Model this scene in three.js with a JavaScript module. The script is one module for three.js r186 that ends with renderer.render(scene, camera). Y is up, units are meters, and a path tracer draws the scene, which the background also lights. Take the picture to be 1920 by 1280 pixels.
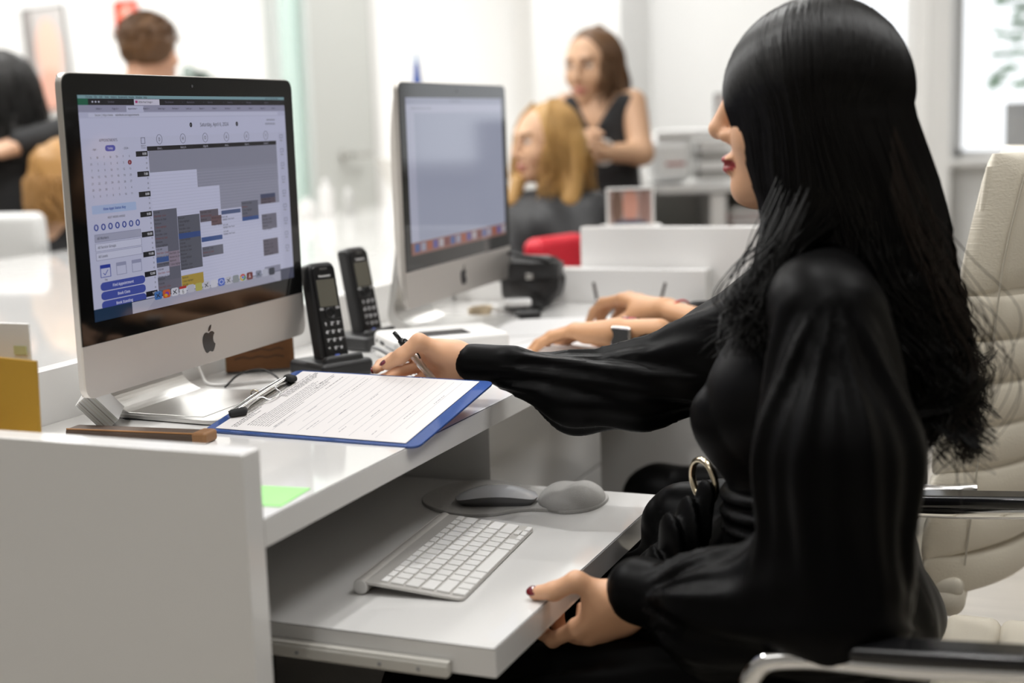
import * as THREE from 'three';
import { RoundedBoxGeometry } from 'three/addons/geometries/RoundedBoxGeometry.js';
import { mergeGeometries } from 'three/addons/utils/BufferGeometryUtils.js';
import { RectAreaLightUniformsLib } from 'three/addons/lights/RectAreaLightUniformsLib.js';

// ---------------------------------------------------------------- camera, sky, lights, exposure
const scene = new THREE.Scene();
const camera = new THREE.PerspectiveCamera(27.67, 1.5, 0.05, 80);
camera.position.set(0.7305, 1.1116, 1.0758);
camera.rotation.set(-0.15594, 0.39684, -0.03243, 'YXZ');
camera.focus = 1.78;
camera.userData.fStop = 2.3;
scene.add(camera);
const renderer = new THREE.WebGLRenderer({ antialias: true });
renderer.toneMapping = THREE.LinearToneMapping;
renderer.toneMappingExposure = 0.74;
renderer.shadowMap.enabled = true;
RectAreaLightUniformsLib.init();
const SKY = 2.2;
scene.background = new THREE.Color().setRGB(SKY * 0.97, SKY, SKY * 1.03);

const V = (x, y, z) => new THREE.Vector3(x, y, z);
const lin = (r, g, b) => new THREE.Color().setRGB(r, g, b);

// ceiling fittings: [x, z, width, depth, intensity, colour]
const CEIL = 2.75;
const PANELS = [
  [-3.2, -2.3, 1.2, 1.2, 11], [-3.2, -4.6, 1.2, 1.2, 11], [-5.4, -3.2, 1.2, 1.2, 12], [-5.4, -5.3, 1.2, 1.2, 12],
  [-1.2, -4.9, 1.2, 1.2, 11], [-1.8, -0.75, 0.6, 1.2, 28], [-1.2, -2.6, 0.6, 1.2, 11], [0.55, -0.75, 0.6, 0.6, 4], [1.35, -0.7, 0.6, 1.2, 10], [1.3, -2.7, 0.6, 0.6, 8], [0.3, 0.8, 0.6, 1.2, 2.8], [-1.2, 1.4, 1.2, 0.6, 2],
];
const WARM = lin(1, 0.994, 0.982);

// ---------------------------------------------------------------- helpers
let seed = 7;
const rnd = () => { seed = (seed + 0x6d2b79f5) | 0; let t = Math.imul(seed ^ (seed >>> 15), 1 | seed); t = (t + Math.imul(t ^ (t >>> 7), 61 | t)) ^ t; return ((t ^ (t >>> 14)) >>> 0) / 4294967296; };
const rr = (a, b) => a + (b - a) * rnd();
const hash3 = (x, y, z) => { let h = Math.imul(x, 374761393) ^ Math.imul(y, 668265263) ^ Math.imul(z, 2147483647 - 1640531527); h = Math.imul(h ^ (h >>> 13), 1274126177); return ((h ^ (h >>> 16)) >>> 0) / 4294967296; };
function noise(x, y, z) {
  const X = Math.floor(x), Y = Math.floor(y), Z = Math.floor(z); let u = x - X, v = y - Y, w = z - Z;
  u = u * u * (3 - 2 * u); v = v * v * (3 - 2 * v); w = w * w * (3 - 2 * w);
  const L = (a, b, t) => a + (b - a) * t, h = hash3;
  return L(L(L(h(X, Y, Z), h(X + 1, Y, Z), u), L(h(X, Y + 1, Z), h(X + 1, Y + 1, Z), u), v), L(L(h(X, Y, Z + 1), h(X + 1, Y, Z + 1), u), L(h(X, Y + 1, Z + 1), h(X + 1, Y + 1, Z + 1), u), v), w) * 2 - 1;
}
const fbm = (x, y, z, n = 4) => { let s = 0, a = 0.5; for (let i = 0; i < n; i++) { s += a * noise(x, y, z); x *= 2.03; y *= 2.03; z *= 2.03; a *= 0.5; } return s; };
const used = {};
const numbered = (n) => { const k = used[n] = (used[n] ?? -1) + 1; return k ? `${n}_${String(k).padStart(3, '0')}` : n; };
function thing(name, label, category, pos = [0, 0, 0], turn = 0, group) {
  const o = new THREE.Group(); o.name = numbered(name); scene.add(o); o.position.set(...pos); o.rotation.y = turn;
  o.userData = { label, category }; if (group) o.userData.group = group; return o;
}
function part(parent, name, geo, mat, pos, rot, label) {
  const m = new THREE.Mesh(geo, mat); m.name = parent === scene ? numbered(name) : name; parent.add(m); m.castShadow = m.receiveShadow = true;
  if (pos) m.position.set(...pos); if (rot) m.rotation.set(...rot); if (label) m.userData.label = label; return m;
}
function solo(name, label, category, geo, mat, pos, rot, group) { const m = part(scene, name, geo, mat, pos, rot); m.userData = { label, category }; if (group) m.userData.group = group; return m; }
function struct(name, geo, mat, pos, rot) { const m = part(scene, name, geo, mat, pos, rot); m.userData.kind = 'structure'; return m; }
const RB = (w, h, d, r = 0.002, s = 2) => new RoundedBoxGeometry(w, h, d, s, Math.min(r, w / 2.01, h / 2.01, d / 2.01));
const BX = (w, h, d) => new THREE.BoxGeometry(w, h, d);
// box from its limits
const lim = (x0, x1, y0, y1, z0, z1, r = 0.0015) => { const g = r ? RB(x1 - x0, y1 - y0, z1 - z0, r) : BX(x1 - x0, y1 - y0, z1 - z0); g.translate((x0 + x1) / 2, (y0 + y1) / 2, (z0 + z1) / 2); return g; };
const tube = (pts, r, n = 40, s = 8, closed = false) => new THREE.TubeGeometry(new THREE.CatmullRomCurve3(pts.map((p) => V(...p)), closed, 'catmullrom', 0.5), n, r, s, closed);
const clean = (g) => { g = g.index ? g.toNonIndexed() : g; const o = new THREE.BufferGeometry(); for (const k of ['position', 'normal', 'uv']) if (g.attributes[k]) o.setAttribute(k, g.attributes[k]); return o; };
const merge = (...g) => mergeGeometries(g.flat().map(clean));
const lathe = (pts, s = 32) => new THREE.LatheGeometry(pts.map((p) => new THREE.Vector2(p[0], p[1])), s);
function rrShape(w, h, r) { const s = new THREE.Shape(), a = w / 2, b = h / 2; s.moveTo(-a + r, -b); s.lineTo(a - r, -b); s.quadraticCurveTo(a, -b, a, -b + r); s.lineTo(a, b - r); s.quadraticCurveTo(a, b, a - r, b); s.lineTo(-a + r, b); s.quadraticCurveTo(-a, b, -a, b - r); s.lineTo(-a, -b + r); s.quadraticCurveTo(-a, -b, -a + r, -b); return s; }
const ext = (shape, d, bev = 0, cs = 8) => { const g = new THREE.ExtrudeGeometry(shape, { depth: d - 2 * bev, bevelEnabled: bev > 0, bevelThickness: bev, bevelSize: bev, bevelOffset: -bev, bevelSegments: 2, curveSegments: cs }); g.translate(0, 0, bev); return g; };
function shapeOf(pts) { const s = new THREE.Shape(); pts.forEach((p, i) => (i ? s.lineTo(p[0], p[1]) : s.moveTo(p[0], p[1]))); return s; }

// ---------------------------------------------------------------- textures and materials
function dataTex(w, h, fn, srgb) {
  const d = new Uint8Array(w * h * 4);
  for (let y = 0; y < h; y++) for (let x = 0; x < w; x++) { const c = fn(x / w, y / h); const i = (y * w + x) * 4; d[i] = c[0] * 255; d[i + 1] = c[1] * 255; d[i + 2] = c[2] * 255; d[i + 3] = 255; }
  const t = new THREE.DataTexture(d, w, h); t.magFilter = THREE.LinearFilter; t.minFilter = THREE.LinearFilter; t.wrapS = t.wrapT = THREE.RepeatWrapping; if (srgb) t.colorSpace = THREE.SRGBColorSpace; t.needsUpdate = true; return t;
}
function canvasTex(w, h, draw) { const c = document.createElement('canvas'); c.width = w; c.height = h; const x = c.getContext('2d'); draw(x, w, h); const t = new THREE.CanvasTexture(c); t.colorSpace = THREE.SRGBColorSpace; return t; }
const pn = (u, v, f, z = 0) => 0.5 + 0.5 * (noise(u * f, v * f, z) * (1 - u) + noise((u - 1) * f, v * f, z) * u);
const mat = (c, rough = 0.5, o = {}) => new THREE.MeshStandardMaterial({ color: Array.isArray(c) ? lin(...c) : c, roughness: rough, ...o });
const phys = (c, rough, o = {}) => new THREE.MeshPhysicalMaterial({ color: Array.isArray(c) ? lin(...c) : c, roughness: rough, ...o });
const leatherBump = dataTex(256, 256, (u, v) => { const n = pn(u, v, 48) * 0.6 + pn(u, v, 90, 3) * 0.4; return [n, n, n]; });
const plasterBump = dataTex(256, 256, (u, v) => { const n = pn(u, v, 40) * 0.5 + pn(u, v, 80, 2) * 0.5; return [n, n, n]; });
const smudge = dataTex(256, 256, (u, v) => { const n = 0.75 + 0.25 * pn(u, v, 6) * pn(u, v, 24, 5); return [n, n, n]; });
const floorTex = dataTex(512, 512, (u, v) => {
  const pl = Math.floor(v * 4), off = hash3(pl, 3, 1), g = 0.5 + 0.5 * fbm(u * 5 + off * 20, v * 70, pl * 7.3, 4), f = 0.5 + 0.5 * fbm(u * 14, v * 14, 9, 3);
  const t = 0.7 + 0.1 * (g - 0.5) * 2 + 0.06 * (f - 0.5) + 0.05 * (off - 0.5); return [t * 1.02, t * 0.98, t * 0.92];
}, true);
floorTex.repeat.set(0.8, 0.8);

const MT = {
  wall: mat([0.83, 0.83, 0.82], 0.7, { bumpMap: plasterBump, bumpScale: 0.0004 }),
  ceiling: mat([0.8, 0.8, 0.79], 0.8),
  laminate: phys([0.78, 0.77, 0.755], 0.09, { roughnessMap: smudge, clearcoat: 0.35, clearcoatRoughness: 0.04 }),
  laminateSat: phys([0.78, 0.77, 0.755], 0.2, { roughnessMap: smudge }),
  seam: mat([0.05, 0.048, 0.045], 0.6),
  alu: mat([0.62, 0.615, 0.6], 0.34, { metalness: 1 }),
  aluMatte: mat([0.56, 0.53, 0.5], 0.42, { metalness: 0.75 }),
  chrome: mat([0.8, 0.8, 0.8], 0.08, { metalness: 1 }),
  steel: mat([0.55, 0.54, 0.52], 0.25, { metalness: 1 }),
  gold: mat([0.76, 0.66, 0.48], 0.18, { metalness: 1 }),
  blackGlass: phys([0.004, 0.004, 0.004], 0.07),
  blackGloss: phys([0.008, 0.008, 0.009], 0.18),
  blackPlastic: mat([0.012, 0.012, 0.013], 0.42),
  blackRubber: mat([0.014, 0.014, 0.014], 0.75),
  whitePlastic: mat([0.78, 0.77, 0.75], 0.32),
  whiteGloss: phys([0.75, 0.75, 0.74], 0.08, { clearcoat: 0.6 }),
  greyPlastic: mat([0.3, 0.3, 0.3], 0.5),
  paper: mat([0.72, 0.715, 0.71], 0.85),
  leatherWhite: phys([0.74, 0.685, 0.575], 0.42, { bumpMap: leatherBump, bumpScale: 0.0004 }),
  brownLeather: mat([0.085, 0.05, 0.03], 0.5, { bumpMap: leatherBump, bumpScale: 0.0003 }),
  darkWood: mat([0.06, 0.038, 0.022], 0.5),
  glass: phys([1, 1, 1], 0.02, { transmission: 1, thickness: 0, ior: 1.45 }),
};
for (const t of [leatherBump, plasterBump]) t.repeat.set(6, 6);

// ---------------------------------------------------------------- room
const FL = -0.25;                                        // the salon floor lies a step below the reception platform
const floorMat = mat([1, 1, 1], 0.28, { map: floorTex });
function uvXZ(g, k = 1) { const p = g.attributes.position, u = new Float32Array(p.count * 2); for (let i = 0; i < p.count; i++) { u[2 * i] = p.getX(i) * k; u[2 * i + 1] = p.getZ(i) * k; } g.setAttribute('uv', new THREE.BufferAttribute(u, 2)); return g; }
const X0 = -8, X1 = 6.5, Z0 = -6.4, Z1 = 5.5;
struct('floor', uvXZ(BX(X1 - X0 + 0.4, 0.1, Z1 - Z0 + 0.4).translate((X0 + X1) / 2, FL - 0.05, (Z0 + Z1) / 2)), floorMat);
struct('floor', uvXZ(merge(lim(-2.0, X1, FL, 0, -2.0, Z1, 0), lim(0.12, X1, FL, 0, Z0, -2.0, 0))), floorMat);
struct('ceiling', BX(X1 - X0 + 0.4, 0.12, Z1 - Z0 + 0.4).translate((X0 + X1) / 2, CEIL + 0.06, (Z0 + Z1) / 2), MT.ceiling);
struct('wall_left', lim(X0 - 0.15, X0, FL, CEIL, Z0 - 0.15, Z1, 0), MT.wall);
struct('wall_right', lim(X1, X1 + 0.15, FL, CEIL, Z0 - 0.15, Z1, 0), MT.wall);
struct('wall_front', lim(X0 - 0.15, X1 + 0.15, FL, CEIL, Z1, Z1 + 0.15, 0), MT.wall);
// back wall with two window openings
{
  const z0 = Z0 - 0.15, z1 = Z0, sill = 0.86, head = 2.5;
  struct('wall_back', merge(lim(X0 - 0.15, -0.75, FL, CEIL, z0, z1, 0), lim(-0.75, 2.0, FL, sill, z0, z1, 0), lim(-0.75, 2.0, head, CEIL, z0, z1, 0), lim(-0.14, 0.08, sill, head, z0, z1, 0), lim(2.0, X1 + 0.15, FL, CEIL, z0, z1, 0)), MT.wall);
  const win = (name, a, b) => {
    const w = struct(name, merge(lim(a, a + 0.035, sill, head, z0 + 0.03, z0 + 0.09), lim(b - 0.035, b, sill, head, z0 + 0.03, z0 + 0.09), lim(a, b, sill, sill + 0.04, z0 + 0.03, z0 + 0.09), lim(a, b, head - 0.04, head, z0 + 0.03, z0 + 0.09)), MT.whitePlastic);
    part(w, 'window_pane', lim(a + 0.03, b - 0.03, sill + 0.03, head - 0.03, z0 + 0.055, z0 + 0.061, 0), MT.glass);
    part(w, 'window_sill', lim(a - 0.02, b + 0.02, sill - 0.03, sill + 0.005, z0 + 0.04, z1 + 0.14, 0.004), MT.whitePlastic);
  };
  win('window_1', -0.75, -0.14); win('window_2', 0.08, 2.0);
  struct('trim_1', lim(-0.03, 0.075, FL, CEIL, Z0, Z0 + 0.13, 0.004), MT.whitePlastic);   // post between the windows
  struct('trim_2', lim(-0.125, -0.04, FL, CEIL, Z0, Z0 + 0.06, 0.004), MT.whitePlastic);
  struct('trim_3', lim(-2.27, -2.12, FL, CEIL, Z0 + 0.02, Z0 + 0.14, 0.004), MT.whitePlastic);
  struct('wall_block', lim(-2.0, -1.52, FL, CEIL, Z0, Z0 + 0.55, 0.004), MT.wall);
}
// storefront glazing far left and the door wing that stands open towards the salon
{
  const gl = phys([0.8, 0.9, 0.87], 0.25, { transmission: 0.75, thickness: 0 });
  const w = struct('window_3', merge(lim(-2.63, -2.57, FL, CEIL, -4.28, -4.24, 0.003), lim(-2.63, -2.57, FL, CEIL, -4.53, -4.49, 0.003), lim(-2.63, -2.57, 2.3, 2.36, -4.5, -4.26, 0.003), lim(-2.63, -2.57, FL, FL + 0.08, -4.5, -4.26, 0.003)), mat([0.68, 0.72, 0.7], 0.4));
  part(w, 'window_pane', lim(-2.605, -2.595, FL + 0.07, 2.31, -4.5, -4.27, 0), gl, null, null, 'pale green frosted glass pane');
  const d = struct('door_1', lim(-2.625, -2.58, FL, 2.36, -5.13, -4.535, 0.004), mat([0.58, 0.59, 0.56], 0.45));
  const h = part(d, 'door_handle', merge(new THREE.CylinderGeometry(0.028, 0.028, 0.012, 20).rotateZ(Math.PI / 2).translate(-2.572, 0.985, -4.8), new THREE.CylinderGeometry(0.011, 0.011, 0.06, 12).rotateZ(Math.PI / 2).translate(-2.545, 0.985, -4.8), tube([[-2.52, 0.985, -4.795], [-2.52, 0.985, -4.9], [-2.522, 0.985, -4.985]], 0.011, 12, 10)), MT.steel);
  h.userData.label = 'steel lever handle';
  part(d, 'door_frame', merge(lim(-2.66, -2.575, FL, CEIL, -5.2, -5.135, 0.003), lim(-2.66, -2.575, 2.37, CEIL, -5.14, -4.53, 0.003)), MT.whitePlastic);
}
// ceiling light panels, each a glowing face with a light of the same size just below it
{
  const glow = new THREE.MeshStandardMaterial({ color: 0xffffff, emissive: WARM, emissiveIntensity: 2.2 });
  const rim = MT.whitePlastic;
  for (const [x, z, w, d, k] of PANELS) {
    const t = thing('ceiling_light', 'square white light panel set in the salon ceiling', 'ceiling light', [x, CEIL, z], 0, 'ceiling light panels');
    part(t, 'frame', merge(lim(-w / 2 - 0.03, w / 2 + 0.03, -0.03, 0, d / 2, d / 2 + 0.03), lim(-w / 2 - 0.03, w / 2 + 0.03, -0.03, 0, -d / 2 - 0.03, -d / 2), lim(-w / 2 - 0.03, -w / 2, -0.03, 0, -d / 2, d / 2), lim(w / 2, w / 2 + 0.03, -0.03, 0, -d / 2, d / 2)), rim);
    part(t, 'light_diffuser', BX(w, 0.01, d), glow, [0, -0.006, 0]);
    const L = new THREE.RectAreaLight(WARM, k, w, d); L.position.set(x, CEIL - 0.016, z); L.rotation.x = -Math.PI / 2; scene.add(L);
  }
  // small downlights over the desk
  for (const [x, z, k] of [[0.05, -0.55, 5], [-0.35, -1.9, 5], [0.35, 0.55, 3]]) {
    const t = thing('downlight', 'small round recessed spotlight in the ceiling above the desk', 'downlight', [x, CEIL, z], 0, 'round ceiling downlights');
    part(t, 'trim_ring', new THREE.TorusGeometry(0.055, 0.008, 8, 28).rotateX(Math.PI / 2), rim, [0, -0.003, 0]);
    part(t, 'light_bulb', new THREE.CylinderGeometry(0.045, 0.045, 0.012, 24), new THREE.MeshStandardMaterial({ color: 0xffffff, emissive: WARM, emissiveIntensity: 25 }), [0, -0.006, 0]);
    const L = new THREE.SpotLight(WARM, k, 0, 0.95, 0.6, 2); L.position.set(x, CEIL - 0.02, z); L.target.position.set(x, 0, z); L.castShadow = true; L.shadow.radius = 2; scene.add(L, L.target);
  }
}
// ---------------------------------------------------------------- reception desk
const DY = 0.74, XR = -0.5245;
{
  const w = thing('worktop', 'long glossy white desk worktop carrying both computers', 'desk');
  part(w, 'top_board', lim(XR, -0.002, DY - 0.0284, DY, -1.6, -0.0315, 0.0008), MT.laminate);
  part(w, 'front_edge', lim(-0.0035, 0, DY - 0.0284, DY - 0.0008, -1.6, -0.0315, 0.0004), MT.laminateSat);
  part(w, 'edge_seam', lim(-0.0038, -0.0004, DY - 0.0011, DY - 0.0004, -1.6, -0.0315, 0), MT.seam, null, null, 'thin dark edge line');
  const e = thing('end_panel', 'upright glossy white panel closing the near end of the desk', 'panel');
  part(e, 'board', lim(-1.82, -0.002, 0, 0.8115, -0.0305, 0, 0.0012), MT.laminateSat);
  part(e, 'edge_band', lim(-0.0035, 0, 0.001, 0.8105, -0.0303, -0.0003, 0.0004), MT.laminateSat);
  const c = thing('counter', 'wide white visitor counter running behind the computers', 'counter');
  const top = ext(shapeOf([[-0.5505, 0.031], [-0.5505, 1.7], [-1.2, 2.9], [-1.6, 3.8], [-1.82, 3.8], [-1.82, 0.031]]), 0.0245, 0.001, 1); top.rotateX(-Math.PI / 2);
  part(c, 'counter_top', top, MT.laminate, [0, 0.787, 0]);
  part(c, 'riser', lim(-0.55, -0.5255, FL, 0.8115, -1.69, -0.032, 0.001), MT.laminateSat);
  part(c, 'front_board', lim(-1.815, -1.79, FL, 0.7868, -3.79, -0.032, 0.001), MT.laminateSat);
  const d = thing('drawer_pedestal', 'white drawer pedestal standing between the two knee spaces', 'drawer unit');
  part(d, 'body', lim(-0.52, -0.107, 0.0, DY - 0.029, -1.28, -0.792, 0.001), MT.laminateSat);
  part(d, 'side_board', lim(-0.52, -0.083, 0.0, DY - 0.029, -0.7905, -0.766, 0.0008), MT.laminateSat);
  for (const [a, b] of [[0.49, 0.708], [0.26, 0.486], [0.03, 0.256]]) part(d, 'drawer', lim(-0.1055, -0.086, a, b, -1.278, -0.7935, 0.001), MT.laminateSat);
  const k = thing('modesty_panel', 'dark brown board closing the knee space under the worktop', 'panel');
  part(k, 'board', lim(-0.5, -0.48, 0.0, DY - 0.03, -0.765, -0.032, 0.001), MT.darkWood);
  const q = thing('desk_return', 'white desk return with raised privacy screen behind the sunglasses', 'desk');
  part(q, 'privacy_screen', lim(-0.25, 0.33, 0.0, 0.893, -1.685, -1.652, 0.0015), MT.laminateSat);
  part(q, 'return_box', lim(-0.52, 0.03, 0.0, 0.811, -1.65, -1.602, 0.0015), MT.laminateSat);
  const pst = thing('divider_post', 'narrow white upright post behind the second computer', 'post');
  part(pst, 'post', lim(-0.463, -0.437, 0.8105, 0.946, -1.685, -1.665, 0.001), MT.whitePlastic);
  part(pst, 'foot', lim(-0.47, -0.43, 0.8, 0.8112, -1.69, -1.66, 0.001), MT.whitePlastic);
}
// pull-out keyboard tray
const TY = 0.5858;
{
  const t = thing('keyboard_tray', 'glossy white pull-out keyboard tray drawn out under the worktop', 'keyboard tray');
  part(t, 'board', lim(-0.33, 0.1858, TY - 0.0317, TY, -0.7575, -0.1505, 0.0008), MT.laminate);
  part(t, 'front_edge', lim(0.1845, 0.1874, TY - 0.0312, TY - 0.0006, -0.7575, -0.1505, 0.0004), MT.laminateSat);
  part(t, 'edge_seam', merge(lim(0.1843, 0.187, TY - 0.0008, TY - 0.0002, -0.7575, -0.1505, 0), lim(-0.3, 0.187, TY - 0.0008, TY - 0.0002, -0.1512, -0.1502, 0)), MT.seam, null, null, 'thin dark edge line');
  const r = part(t, 'slide_rail', merge(lim(-0.33, 0.138, 0.5515, 0.5665, -0.1498, -0.1385, 0.003), lim(-0.33, 0.138, 0.5665, 0.5685, -0.15, -0.14, 0.0008)), mat([0.6, 0.58, 0.53], 0.45));
  for (const x of [-0.04, 0.06, 0.105]) part(r, 'screw', new THREE.CylinderGeometry(0.0022, 0.0022, 0.002, 10).rotateX(Math.PI / 2), MT.greyPlastic, [x, 0.559, -0.1382]);
  part(t, 'slide_rail', lim(-0.33, 0.138, 0.5515, 0.5665, -0.7645, -0.758, 0.002), mat([0.6, 0.58, 0.53], 0.45));
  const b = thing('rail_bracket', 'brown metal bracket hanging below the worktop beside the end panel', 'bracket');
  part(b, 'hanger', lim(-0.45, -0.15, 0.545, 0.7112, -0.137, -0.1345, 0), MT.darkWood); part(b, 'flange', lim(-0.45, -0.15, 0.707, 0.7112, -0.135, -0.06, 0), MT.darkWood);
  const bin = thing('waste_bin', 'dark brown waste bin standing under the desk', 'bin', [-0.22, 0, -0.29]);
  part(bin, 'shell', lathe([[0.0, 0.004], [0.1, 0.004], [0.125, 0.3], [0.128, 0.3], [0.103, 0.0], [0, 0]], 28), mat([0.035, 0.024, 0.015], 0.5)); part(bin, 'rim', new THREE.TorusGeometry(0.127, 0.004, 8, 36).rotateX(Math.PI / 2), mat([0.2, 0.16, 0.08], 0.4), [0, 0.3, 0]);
}
// ---------------------------------------------------------------- computers
const fontS = 'sans-serif';
function drawCalendarUI(x, W, H) {
  const R = (c, a, b, w, h) => { x.fillStyle = c; x.fillRect(a, b, w, h); };
  const Tx = (s, a, b, px, c = '#15151c', al = 'left', wt = '') => { x.save(); x.translate(a, b); x.scale(0.86, 1.36); x.fillStyle = c; x.font = `${wt} ${px}px ${fontS}`; x.textAlign = al; x.textBaseline = 'middle'; x.fillText(s, 0, 0); x.restore(); };
  const RR = (c, a, b, w, h, r) => { x.fillStyle = c; x.beginPath(); x.roundRect(a, b, w, h, r); x.fill(); };
  R('#d9dbee', 0, 0, W, H);
  R('#8fb6b8', 0, 0, W, 22);
  Tx('\u25CF', 22, 11, 14); 'Chrome,File,Edit,View,History,Bookmarks,People,Window,Help'.split(',').reduce((p, s) => { Tx(s, p, 12, 14); return p + x.measureText(s).width + 18; }, 50);
  Tx('Sat 12:11 PM  Reception', W - 60, 12, 13, '#223', 'right');
  R('#17161c', 0, 22, W, 42); R('#0f6a4a', 0, 22, 64, 42);
  for (let i = 0; i < 3; i++) { x.fillStyle = '#dfe3ee'; x.beginPath(); x.arc(92 + i * 20, 43, 6, 0, 7); x.fill(); }
  R('#e7e4f0', 365, 24, 180, 40); RR('#c2327c', 374, 34, 16, 16, 3); Tx('White Pearl Image \u00d7', 396, 44, 13, '#222');
  for (let i = 0; i < 7; i++) { const a = i ? 420 + i * 165 : 190; Tx(['Schedule', 'The scheduler', 'Reservations', 'Salon list', 'Inventory', 'Messages', 'Reports'][i], a, 44, 12, '#9a98a8'); Tx('\u00d7', a + 130, 44, 12, '#9a98a8'); }
  R('#a9a9bd', 0, 64, W, 46); R('#d6d8ec', 310, 70, 118, 40);
  'Inbox,Page A,Appointme,Book it,Salon log,Partners,Look up,Report,Check,Services,Staff,Retail,Reports,Index'.split(',').forEach((s, i) => Tx(s + ' \u00d7', 110 + i * 105, 88, 13, '#23232e'));
  R('#cfd1e6', 0, 110, W, 38); R('#dfe1f3', 60, 116, W - 130, 26); Tx('\u2190  \u21bb', 14, 129, 15); Tx('Secure | https://www.', 100, 129, 14, '#666'); Tx('salonbook.com/appointments', 232, 129, 14, '#222');
  R('#dcdef2', 0, 148, W, 130);
  Tx('\u2630', 40, 200, 30, '#333', 'center'); Tx('\u25B3', 84, 200, 24, '#888', 'center');
  x.fillStyle = '#14141c'; x.beginPath(); x.ellipse(770, 205, 10, 17, 0, 0, 7); x.fill(); x.beginPath(); x.ellipse(1150, 205, 10, 17, 0, 0, 7); x.fill();
  Tx('\u2039', 770, 203, 22, '#fff', 'center'); Tx('\u203a', 1150, 203, 22, '#fff', 'center'); Tx('Saturday, April 6, 2024', 960, 205, 27, '#16161e', 'center');
  Tx('Administrator', W - 100, 178, 15, '#222', 'right'); Tx('RECEPTION DESK', W - 100, 210, 14, '#222', 'right');
  // left column
  Tx('APPOINTMENTS \u2606', 180, 292, 19, '#2a2a36', 'center'); RR('#4355b8', 150, 326, 66, 40, 16); Tx('Today', 183, 346, 15, '#fff', 'center'); Tx('\u2039 Apr \u203a', 66, 350, 14); Tx('\u2039 2024 \u203a', 268, 350, 14);
  'S,M,T,W,Th,F,S'.split(',').forEach((s, i) => Tx(s, 54 + i * 42, 404, 15, '#333', 'center'));
  for (let r = 0; r < 6; r++) for (let k = 0; k < 7; k++) { const d = r * 7 + k; if (d === 6) { x.fillStyle = '#8e1f30'; x.beginPath(); x.ellipse(54 + k * 42, 446 + r * 42, 13, 16, 0, 0, 7); x.fill(); } Tx(String(d === 0 ? 31 : d > 30 ? d - 30 : d), 54 + k * 42, 446 + r * 42, 14, d === 6 ? '#fff' : '#333', 'center'); }
  RR('#bcd0ef', 36, 714, 292, 56, 6); Tx('View Appt Status Key', 182, 742, 17, '#1c3f9a', 'center', 'bold'); Tx('NEXT WEEKS AHEAD', 190, 800, 15, '#333', 'center');
  for (let i = 0; i < 7; i++) { x.strokeStyle = '#27409c'; x.lineWidth = 7; x.beginPath(); x.ellipse(54 + i * 46, 858, 11, 18, 0, 0, 7); x.stroke(); }
  [['All Workers', '#b9bbcc'], ['All Service Groups', '#e4e6f5'], ['All Levels', '#e4e6f5']].forEach(([s, c], i) => { R(c, 40, 904 + i * 60, 306, 50); x.strokeStyle = '#8587a0'; x.lineWidth = 2; x.strokeRect(40, 904 + i * 60, 306, 50); Tx(s, 54, 930 + i * 60, 17); Tx('\u25BE', 326, 928 + i * 60, 20, '#111', 'center'); });
  for (let i = 0; i < 3; i++) { x.strokeStyle = i ? '#a9acc4' : '#3346a8'; x.lineWidth = 4; x.strokeRect(60 + i * 105, 1110, 64, 78); R(i ? '#a9acc4' : '#3346a8', 60 + i * 105, 1106, 64, 24); if (!i) { x.beginPath(); x.moveTo(76, 1160); x.lineTo(88, 1174); x.lineTo(108, 1142); x.stroke(); } }
  Tx('Day', 92, 1206, 13, '#333', 'center');
  ['Find Appointment', 'Book Class', 'Book Standing'].forEach((s, i) => { RR('#4c5bb0', 52, 1222 + i * 62, 300, 56, 24); Tx(s, 202, 1250 + i * 62, 19, '#eef', 'center', 'bold'); });
  // schedule
  const X0s = 440, CW = 176, Y0 = 360;
  x.strokeStyle = '#55566a'; x.lineWidth = 3; x.strokeRect(395, 285, 26, 40); Tx('Work In', 408, 340, 11, '#333', 'center'); Tx('Process', 408, 354, 11, '#333', 'center');
  'DHOAKY'.split('').forEach((s, i) => { const cx = X0s + 85 + i * CW; x.strokeStyle = '#4c4d60'; x.lineWidth = 2.5; x.beginPath(); x.ellipse(cx, 300, 20, 33, 0, 0, 7); x.stroke(); Tx(s, cx, 301, 24, '#222', 'center'); });
  R('#17141b', X0s - 8, Y0 - 14, 1068, 30); 'Dina L.,Harry H.,Olga M.,Ana L.,Kate G.,Ysolde T.'.split(',').forEach((s, i) => Tx(s, X0s + 85 + i * CW, Y0 + 2, 14, '#e8e8f0', 'center'));
  R('#dfe1f4', X0s, Y0 + 16, 1060, 1100); R('#9c9daa', X0s, Y0 + 16, 1060, 150); R('#a2a3b0', X0s + 2 * CW, Y0 + 166, 708, 130); R('#a6a7b4', X0s + 3 * CW, Y0 + 290, 530, 190);
  x.strokeStyle = '#c2c4d8'; x.lineWidth = 1.5; for (let y = Y0 + 190; y < 1420; y += 22) { x.beginPath(); x.moveTo(X0s, y); x.lineTo(X0s + 1060, y); x.stroke(); }
  for (let i = 0; i < 8; i++) { const y = 392 + i * 138; R('#14141a', 352, y - 16, 82, 36); Tx(`${(i + 5) % 12 + 1}:00`, 426, y + 2, 17, '#fff', 'right', 'bold'); for (let q = 1; q < 4; q++) Tx(String(q * 15), 428, y + q * 34, 12, '#333', 'right'); }
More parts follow.
